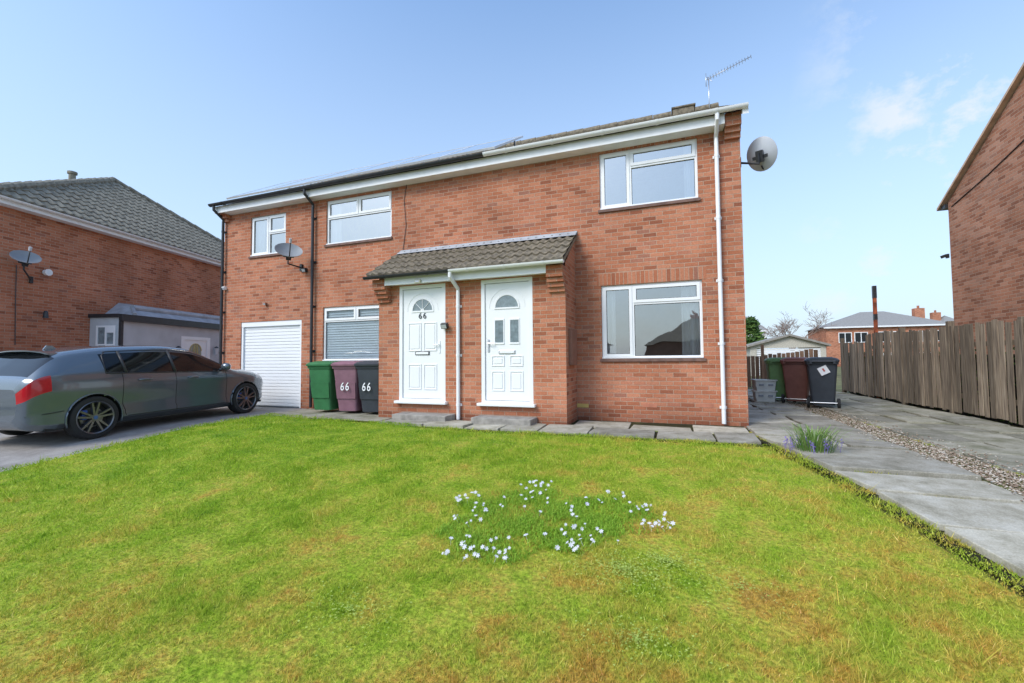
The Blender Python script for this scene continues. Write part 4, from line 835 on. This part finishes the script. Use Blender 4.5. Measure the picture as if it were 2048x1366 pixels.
# ---------------- car ----------------
K=[
(0.00,.36,.66,.60,.64,.74,.60,.79,.42,.80,.80),
(0.03,.27,.78,.64,.77,.84,.70,.905,.48,.92,.925),
(0.10,.23,.835,.70,.825,.925,.71,.975,.50,.99,1.00),
(0.24,.21,.87,.755,.84,.975,.685,1.10,.50,1.125,1.14),
(0.42,.20,.885,.785,.845,.99,.655,1.22,.49,1.27,1.29),
(0.62,.20,.887,.79,.845,.985,.64,1.27,.48,1.325,1.345),
(1.2,.19,.887,.785,.848,.965,.625,1.33,.47,1.39,1.41),
(1.9,.19,.887,.775,.848,.945,.625,1.35,.47,1.41,1.43),
(2.35,.19,.887,.77,.848,.93,.645,1.31,.48,1.37,1.39),
(2.75,.19,.887,.765,.846,.92,.685,1.165,.50,1.225,1.245),
(3.12,.19,.885,.755,.84,.91,.745,.985,.54,1.03,1.05),
(3.30,.19,.88,.75,.83,.89,.745,.925,.5,.96,.97),
(3.65,.19,.87,.735,.81,.845,.72,.88,.48,.915,.925),
(3.90,.20,.82,.70,.765,.79,.67,.825,.45,.85,.86),
(4.04,.22,.74,.63,.68,.71,.59,.735,.40,.755,.76),
(4.11,.28,.60,.56,.56,.62,.50,.64,.32,.65,.655)]
K=np.array(K); ky=K[:,0]; YE=4.11
def herm(ky,kv,y):
    i=min(max(np.searchsorted(ky,y)-1,0),len(ky)-2); h=ky[i+1]-ky[i]; t=(y-ky[i])/h
    def m_(j):
        if j==0: return (kv[1]-kv[0])/(ky[1]-ky[0])
        if j==len(ky)-1: return (kv[-1]-kv[-2])/(ky[-1]-ky[-2])
        a=(kv[j]-kv[j-1])/(ky[j]-ky[j-1]); b=(kv[j+1]-kv[j])/(ky[j+1]-ky[j])
        return 0 if a*b<=0 else 2*a*b/(a+b)
    return (2*t**3-3*t*t+1)*kv[i]+(t**3-2*t*t+t)*h*m_(i)+(-2*t**3+3*t*t)*kv[i+1]+(t**3-t*t)*h*m_(i+1)
SUB=8
def section(y):
    v=[herm(ky,K[:,j],y) for j in range(1,11)]; zb,w,zs,bx,zbl,tx,zt,rx,zr,zc=v
    mz=(zb+zs)/2-.02
    P=[(0,zb),(w-.10,zb),(w-.02,zb+.08),(w-.022,mz),(w,zs),(bx,zbl),(tx,zt),(rx,zr),(0,zc)]
    out=[]; tt=np.arange(9.0)
    px_=np.array([p[0] for p in P]); pz_=np.array([p[1] for p in P])
    for i in range(8):
        for k in range(SUB):
            t=i+k/SUB
            if i<2 or i==5: out.append((px_[i]+(px_[i+1]-px_[i])*k/SUB+(.012*math.sin(math.pi*k/SUB) if i==5 else 0), pz_[i]+(pz_[i+1]-pz_[i])*k/SUB))
            else: out.append((herm(tt,px_,t),herm(tt,pz_,t)))
    out.append((0,zc)); return out
ysn=np.concatenate([np.linspace(0,.1,7)[:-1],np.linspace(.1,3.9,190)[:-1],np.linspace(3.9,YE,10)])
AX=[.78,3.47]; AR=.355; WZ=.32
secs=[section(float(y)) for y in ysn]; nsec=len(ysn); nb_=len(secs[0])
def build_car(root):
    yo=-2.125; V=[];ID=np.zeros((2,nsec,nb_),int)
    for s in (0,1):
        for i in range(nsec):
            for j in range(nb_):
                x,z=secs[i][j]; y=float(ysn[i])
                if s and j in (0,nb_-1): ID[1,i,j]=ID[0,i,j]; continue
                if x>.5:
                    for a in AX:
                        d=math.hypot(y-a,z-WZ)
                        if abs(d-AR)<.02 and d>0: y=a+(y-a)*AR/d; z=WZ+(z-WZ)*AR/d
                V.append((x if s==0 else -x,y+yo,z)); ID[s,i,j]=len(V)-1
    def kind(i,j):
        y=(ysn[i]+ysn[i+1])/2; b=(j+.5)/SUB
        for a in AX:
            if math.hypot(y-a,(secs[i][j][1]+secs[i][min(j+1,nb_-1)][1])/2-WZ)<AR-.003 and b<5 and b>1.0: return 'hole'
            if abs(y-a)<AR-.02 and b<1.8: return 'hole' if b>.9 else 'body'
        if 5.0<b<5.92:
            if 2.0<y<3.06: return 'wf'
            if 1.21<y<=2.0: return 'wr'
            if .93<y<=1.21 and b<5.85: return 'wq'
        if b>6.2 and 2.42<y<3.10: return 'ws'
        if b>5.95 and .09<y<.40: return 'rs'
        if 4.05<b<5.05 and .0<y<.27: return 'tail'
        if 4.0<b<5.4 and 3.74<y<4.0: return 'head'
        if 1<b<2.1 and .35<y<3.9: return 'skirt'
        return 'body'
    groups={}
    for s in (0,1):
        for i in range(nsec-1):
            for j in range(nb_-1):
                k=kind(i,j)
                if k=='hole': continue
                key=k if k in ('ws','rs','body') else k+str(s)
                q=(ID[s,i,j],ID[s,i+1,j],ID[s,i+1,j+1],ID[s,i,j+1])
                if s==0: q=q[::-1]
                groups.setdefault(key,[]).append(tuple(int(a) for a in q))
    for i,fl in ((0,0),(nsec-1,1)):
        loop=[int(ID[0,i,j]) for j in range(nb_)]+[int(ID[1,i,j]) for j in range(nb_-2,0,-1)]
        groups['body'].append(tuple(loop if not fl else loop[::-1]))
    names={'body':('car_body',CARP),'skirt':('side_skirt',M('skirt',(.06,.07,.08),.35,.05,metal=.3,coat=.6)),'ws':('windscreen',CARGL),'rs':('rear_window',CARGL),'wf':('side_window',CARGL),'wr':('side_window',CARGL),'wq':('quarter_window',CARGL),'tail':('tail_light',REDL),'head':('headlight',CLEARL)}
    for k,fs in groups.items():
        nm,mt=names[k if k in names else k[:-1]]
        used=sorted({i for f in fs for i in f}); mp={a:b for b,a in enumerate(used)}
        mb=MB(); mb.v=[V[i] for i in used]; mb.f=[tuple(mp[i] for i in f) for f in fs]; mb.build(nm,mt,root,smooth=True,local=True,auto=50)
    for s in (-1,1):
        for a in AX:
            mb=MB()
            rg=[[Vector((s*xx,a+yo+AR*math.cos(t),WZ+AR*math.sin(t))) for t in np.linspace(-.3,math.pi+.3,20)] for xx in (.55,.85)]
            mb.add(rg[0]+rg[1],[(k,k+1,k+21,k+20) for k in range(19)]); mb.add([Vector((s*.56,a+yo,WZ))]+rg[0],[(0,k+1,k+2) for k in range(19)])
            mb.build('wheel_housing',DARK,root,local=True)
            pts=[(0,a+yo+(AR+.004)*math.cos(t),WZ+(AR+.004)*math.sin(t)) for t in np.linspace(-.28,math.pi+.28,26)]
            mb=MB(); pts=[(s*(herm(ky,K[:,2],min(max(p[1]-yo,0),YE))-.014),p[1],p[2]) for p in pts]; mb.tube(pts,.012,6); mb.build('arch_trim',CARP,root,local=True,smooth=True)
    mb=MB(); mb.box(-.80,.80,-1.9,1.80,.2,.24); mb.build('floor_pan',DARK,root,local=True)
    def side_pt(y,b,off=.003):
        i=int(np.argmin(abs(ysn-y))); jj=b*SUB; j=int(jj); t=jj-j; p=secs[i][j]; q_=secs[i][min(j+1,nb_-1)]; return p[0]+(q_[0]-p[0])*t+off,float(ysn[i])+yo,p[1]+(q_[1]-p[1])*t
    for s in (-1,1):
        def P(y,b,off=.001):
            a,b2,c=side_pt(y,b,off); return Vector((s*a,b2,c))
        mb=MB()
        for y in (1.99,3.0): mb.tube([P(y+(.0 if b>2.6 else .02),b,.0) for b in np.linspace(2.05,4.98,14)],.0055,4)
        mb.tube([P(1.14+ (0 if b>3.3 else .06*(3.3-b)),b,.0) for b in np.linspace(2.2,4.98,14)],.0055,4)
        mb.tube([P(y,2.15,.0) for y in np.linspace(1.22,3.02,20)],.0055,4)
        mb.build('door_seam',DARK,root,local=True)
        mb=MB(); mb.tube([P(y,5.0,.002) for y in np.linspace(.93,3.08,60)],.010,6); mb.tube([P(y,5.96,.002) for y in np.linspace(1.0,3.06,60)],.007,6); mb.tube([P(.92,5.0,.002),P(.96,5.8,.002),P(1.02,5.96,.002)],.009,6)
        mb.tube([P(1.21,b,.003) for b in (5.02,5.5,5.93)],.022,6); mb.tube([P(2.0,b,.003) for b in (5.02,5.5,5.93)],.024,6)
        mb.build('window_trim',BLACKP,root,local=True,smooth=True)
        for y in (1.36,2.2):
            mb=MB(); mb.tube([P(y,4.35,.0),P(y+.03,4.37,.03),P(y+.17,4.37,.03),P(y+.2,4.35,.0)],.014,8); mb.build('door_handle',CARP,root,local=True,smooth=True)
        p=P(2.90,5.15,.0); mb=MB(); rings=[]
        for k,(o_,sx,sz) in enumerate(((0.05,.02,.02),(.08,.075,.06),(.14,.085,.07),(.21,.07,.06),(.235,.03,.03))):
            rings.append([Vector((p.x+s*o_,p.y+sx*math.cos(a)*.8,p.z+.06+sz*math.sin(a))) for a in np.linspace(0,2*math.pi,13)[:-1]])
        mb.loft(rings); mb.tube([p+Vector((-s*.02,0,0)),p+Vector((s*.09,0,.03))],.02,6); mb.build('wing_mirror',CARP,root,local=True,smooth=True,auto=60)
        mb=MB(); mb.tube([P(.03,2.9,.0),P(.2,2.95,.004),P(.40,2.98,.004)],.006,5); mb.build('bumper_seam',DARK,root,local=True)
    mb=MB(); rs=[]
    for x in np.linspace(-.56,.56,13):
        e=abs(x)/.56; z=1.334-.05*e**3; y0=.32+.05*e*e; rs.append([Vector((x,y0+yo,z-.016)),Vector((x,.56+yo,z-.05)),Vector((x,.56+yo,z+.0)),Vector((x,y0+yo,z))])
    mb.loft(rs); mb.build('roof_spoiler',CARP,root,local=True,smooth=True,auto=40)
    mb=MB(); mb.prism([(-.09,0),(.09,0),(.02,.055),(-.05,.06)],-.012,.012); mb.v=[(v[1],v[0]+.72+yo,v[2]+1.35) for v in mb.v]; mb.build('roof_fin',CARP,root,local=True,smooth=True,auto=40)
    mb=MB(); mb.box(-.26,.26,yo-.012,yo-.002,.58,.69); mb.build('number_plate',M('plate_yellow',(.7,.55,.08),.4),root,local=True)
    CB=M('cap_blue',(.05,.14,.35),.3); CC=M('caliper_blue',(.03,.10,.45),.4); DS=M('disc_steel',(.25,.25,.26),.4,metal=.8)
    for s in (-1,1):
        for a in AX:
            R=.32; cx=s*.775; prof=[(-.10,.235),(-.108,.28),(-.095,.31),(-.05,R),(.05,R),(.095,.31),(.108,.28),(.10,.24)]
            n=40; mb=MB(); mb.loft([[Vector((cx+s*px_,a+yo+pr*math.cos(2*math.pi*k/n),WZ+pr*math.sin(2*math.pi*k/n))) for k in range(n)] for px_,pr in prof],caps=False); w_=mb.build('wheel',TYRE,root,local=True,smooth=True,auto=50)
            prof=[(.100,.246),(.110,.238),(.100,.226),(.0,.210),(-.06,.205)]
            mb=MB(); mb.loft([[Vector((cx+s*px_,a+yo+pr*math.cos(2*math.pi*k/n),WZ+pr*math.sin(2*math.pi*k/n))) for k in range(n)] for px_,pr in prof],caps=False)
            c0_=Vector((cx,a+yo,WZ))
            for k in range(5):
                for da in (-.20,.20):
                    th=2*math.pi*k/5+.3; t1=th+da*1.0; t0=th+da*1.2
                    p0=c0_+Vector((s*.090,.045*math.cos(t0),.045*math.sin(t0))); p1=c0_+Vector((s*.100,.232*math.cos(t1),.232*math.sin(t1)))
                    d=(p1-p0).normalized(); sd=d.cross(Vector((1,0,0))).normalized(); w0,w1=.014,.012
                    mb.add([p0-sd*w0,p0+sd*w0,p1+sd*w1,p1-sd*w1]+[v-Vector((s*.03,0,0)) for v in (p0-sd*w0*1.5,p0+sd*w0*1.5,p1+sd*w1*1.5,p1-sd*w1*1.5)],[(0,1,2,3),(0,4,5,1),(1,5,6,2),(2,6,7,3),(3,7,4,0)])
            mb.tube([c0_+Vector((s*.05,0,0)),c0_+Vector((s*.097,0,0))],.05,20); mb.build('rim',ALLOY,w_,smooth=True,auto=30)
            mb=MB(); mb.tube([c0_+Vector((-s*.02,0,0)),c0_+Vector((0,0,0))],.208,24); mb.build('wheel_back',DARK,w_)
            mb=MB(); mb.tube([c0_,c0_+Vector((s*.015,0,0))],.15,24); mb.build('brake_disc',DS,w_,smooth=True,auto=30)
            mb=MB(); mb.tube([c0_+Vector((s*.097,0,0)),c0_+Vector((s*.101,0,0))],.028,20); mb.build('hub_cap',CB,w_,smooth=True,auto=30)
            mb=MB(); cc=c0_+Vector((s*.03,-.11,.05)); mb.obox(cc,(.05,.07,.14)); mb.build('brake_caliper',CC,w_,bevel=.01)
car=thing('parked_car','dark grey hatchback parked nose in on the driveway','car',(-9.14,5.24,-.033)); build_car(car); car.rotation_euler=(rad(1.2),0,rad(6))

# ---------------- flowers ----------------
c=G(1085,1040)
fp=thing('spring_flower_patch','low patch of star shaped white flowers growing in the lawn','flowers',c)
def inpatch(u,v):
    r_=math.hypot(u,v); a=math.atan2(v,u); return r_<.80+.12*math.sin(3*a+.6)+.08*math.sin(7*a)+.05*math.sin(13*a)
px0,px1=.88,.76
def patchpt(u,v): x=c.x+u*px0+v*.20; y=c.y+v*px1-.03; return x,y,float(zg(x,y))+float(bulge(x,y))
mb=MB(); k=0
while k<8500:
    u,v=random.uniform(-1,1),random.uniform(-1,1)
    if not inpatch(u,v) or random.random()<.8*math.hypot(u,v)**3: continue
    if random.random()>.62+.5*math.sin(u*9+v*4)*math.sin(v*8-u*3): continue
    k+=1; x,y,z=patchpt(u,v); a=random.uniform(0,6.28); l=random.uniform(.025,.07); w_=random.uniform(.0015,.0027); d=Vector((math.cos(a),math.sin(a),0)); sd=Vector((-d.y,d.x,0))*w_; p=Vector((x,y,z-.005))
    p1=p+d*l*.45+Vector((0,0,l*.55)); p2=p+d*l*1.05+Vector((0,0,l*.4)) ; mb.add([p-sd,p+sd,p1+sd,p1-sd,p2],[(0,1,2,3),(3,2,4)])
mb.build('foliage',LEAF,fp)
def flower_mesh(mb,M4):
    for k in range(6):
        a=2*math.pi*k/6; d=Vector((math.cos(a),math.sin(a),.0)); e=Vector((-d.y,d.x,0)); mb.add([M4@v for v in (Vector((0,0,0)),d*.009+e*.0042+Vector((0,0,.004)),d*.018+Vector((0,0,.003)),d*.009-e*.0042+Vector((0,0,.004)))],[(0,1,2,3)])
mb=MB(); flower_mesh(mb,Matrix.Identity(4)); mb.tube([(0,0,0),(0,0,-.05)],.001,4)
fl0=mb.build('flower',PETW,fp)
pts=[]
while len(pts)<150:
    u,v=random.uniform(-1.05,1.05),random.uniform(-1.05,1.05)
    if not inpatch(u*.95,v*.95) or random.random()>.10+math.hypot(u,v)**1.6: continue
    if random.random()>.5+.7*math.sin(u*5+2)*math.sin(v*6+u*2): continue
    x,y,z=patchpt(u,v); s_=random.uniform(.6,1.15)
    pts.append((s_,Vector((x,y,z+random.uniform(.03,.055)))-c,Euler((random.uniform(.1,1.0),random.uniform(-.5,.5),random.uniform(-.6,.6)))))
pts.sort(key=lambda t:t[1].y)
rest=MB()
for n,(s_,lc,eu) in enumerate(pts):
    if n<98:
        o=fl0 if n==0 else fl0.copy()
        if n: COL.objects.link(o)
        o.matrix_parent_inverse=Matrix.Identity(4); o.location=lc; o.rotation_euler=eu; o.scale=(s_,s_,s_)
    else: flower_mesh(rest,Matrix.Translation(lc)@eu.to_matrix().to_4x4()@Matrix.Scale(s_,4))
rest.build('small_flowers',PETW,fp,local=True)['kind']='stuff'
wd=MB()
for (pxx,pyy,nn,sg) in ((1245,1150,700,.16),(1330,1130,400,.12),(700,1230,250,.15),(1270,1290,300,.14),(1480,1180,250,.18)):
    c2=G(pxx,pyy)
    for k in range(nn):
        a=random.uniform(0,6.28); r_=abs(random.gauss(0,sg)); x=c2.x+r_*math.cos(a)*1.3; y=c2.y+r_*math.sin(a)*.8; z=float(zg(x,y))+float(bulge(x,y))+random.uniform(.008,.03); s_=random.uniform(.003,.007); t_=random.uniform(0,6.28)
        d=Vector((math.cos(t_),math.sin(t_),random.uniform(-.2,.4)))*s_; e=Vector((-math.sin(t_),math.cos(t_),0))*s_; p=Vector((x,y,z)); wd.add([p-d,p+e,p+d,p-e],[(0,1,2,3)])
tag(wd.build('weed_patch',leafmat('weed_leaf',(.40,.55,.10),(.62,.70,.2))),'pale green low weeds scattered in the lawn in front of the white flowers','weeds',kind='stuff')
c3=G(1628,905); bb=thing('bluebell_clump','clump of long leaves and purple flowers at the path edge','flowers',c3); mb=MB()
for k in range(260):
    a=random.uniform(0,6.28); l=random.uniform(.12,.36); r_=random.uniform(0,.2); p=Vector((c3.x+r_*math.cos(a),c3.y+r_*math.sin(a)*.8,c3.z)); d=Vector((math.cos(a),math.sin(a),0)); sd=Vector((-d.y,d.x,0))*.004; b_=random.uniform(.2,.9)
    p1=p+d*l*b_*.35+Vector((0,0,l*.6)); p2=p+d*l*b_*.75+Vector((0,0,l*.85)); p3=p+d*l*b_*1.1+Vector((0,0,l*.78)); mb.add([p-sd,p+sd,p1+sd,p1-sd,p2+sd*.8,p2-sd*.8,p3],[(0,1,2,3),(3,2,4,5),(5,4,6)])
mb.build('foliage',leafmat('long_leaf',(.12,.26,.05),(.34,.46,.14)),bb)
mb=MB(); mb.tube([(0,0,-.16),(0,0,0)],.002,4)
for k in range(22):
    a=random.uniform(0,6.28); p=Vector((.008*math.cos(a),.008*math.sin(a),random.uniform(-.045,.02))); s_=.0065; mb.add([p,p+Vector((s_*math.cos(a),s_*math.sin(a),s_*.6)),p+Vector((s_*1.5*math.cos(a+.5),s_*1.5*math.sin(a+.5),-s_*.4)),p+Vector((0,0,-s_))],[(0,1,2,3)])
f0=mb.build('flower',PETP,bb)
for k in range(26):
    o=f0 if k==0 else f0.copy()
    if k: COL.objects.link(o)
    o.matrix_parent_inverse=Matrix.Identity(4); o.location=(random.uniform(-.30,.26),random.uniform(-.25,.2),random.uniform(.10,.17)); o.rotation_euler=(random.uniform(-.3,.3),random.uniform(-.3,.3),0)

# ---------------- world and sun ----------------
w=bpy.data.worlds.new('World'); scene.world=w; w.use_nodes=True; nt=w.node_tree; L=nt.links; bg=nt.nodes['Background']
SE,SR=rad(42),rad(212)
sk=N(nt,'ShaderNodeTexSky'); sk.sky_type='NISHITA'; sk.sun_disc=False; sk.sun_elevation=SE; sk.sun_rotation=SR; sk.air_density=1.0; sk.dust_density=1.0; sk.ozone_density=2
tc=N(nt,'ShaderNodeTexCoord')
cl=N(nt,'ShaderNodeTexNoise'); cl.inputs['Scale'].default_value=7; cl.inputs['Detail'].default_value=9; cl.inputs['Roughness'].default_value=.62
mp=N(nt,'ShaderNodeMapping'); mp.inputs['Scale'].default_value=(1,1,1.3); mp.inputs['Location'].default_value=(.35,.1,.2); L.new(tc.outputs['Generated'],mp.inputs[0]); L.new(mp.outputs[0],cl.inputs['Vector'])
rc=ramp(nt,[(.54,(0,0,0)),(.68,(1,1,1))],cl.outputs['Fac'])
sp=N(nt,'ShaderNodeSeparateXYZ'); L.new(tc.outputs['Generated'],sp.inputs[0])
mr=N(nt,'ShaderNodeMapRange'); mr.inputs['From Min'].default_value=.2; mr.inputs['From Max'].default_value=.4; L.new(sp.outputs[0],mr.inputs[0])
mu=N(nt,'ShaderNodeMath',operation='MULTIPLY'); L.new(rc.outputs[0],mu.inputs[0]); L.new(mr.outputs[0],mu.inputs[1])
hz=N(nt,'ShaderNodeMapRange'); hz.inputs['From Min'].default_value=.70; hz.inputs['From Max'].default_value=-.0; hz.inputs['To Min'].default_value=0; hz.inputs['To Max'].default_value=.95; L.new(sp.outputs[2],hz.inputs[0])
sc=N(nt,'ShaderNodeMix',data_type='RGBA',blend_type='MULTIPLY'); sc.inputs['Factor'].default_value=1; L.new(sk.outputs[0],sc.inputs[6]); sc.inputs[7].default_value=(2.3,2.5,2.55,1)
m1=N(nt,'ShaderNodeMix',data_type='RGBA'); L.new(hz.outputs[0],m1.inputs['Factor']); L.new(sc.outputs[2],m1.inputs[6]); m1.inputs[7].default_value=(4.9,5.85,7.0,1)
m2=N(nt,'ShaderNodeMix',data_type='RGBA'); L.new(mu.outputs[0],m2.inputs['Factor']); L.new(m1.outputs[2],m2.inputs[6]); m2.inputs[7].default_value=(7.0,7.25,7.5,1)
L.new(m2.outputs[2],bg.inputs[0]); bg.inputs[1].default_value=.13
sd=bpy.data.lights.new('sun','SUN'); so=bpy.data.objects.new('sun',sd); COL.objects.link(so); sd.energy=2.4; sd.angle=rad(24); sd.color=(1,.94,.86)
dv=Vector((math.sin(SR)*math.cos(SE),math.cos(SR)*math.cos(SE),math.sin(SE))); so.rotation_euler=dv.to_track_quat('Z','Y').to_euler()
scene.view_settings.view_transform='Standard'; scene.view_settings.look='None'; scene.view_settings.exposure=0
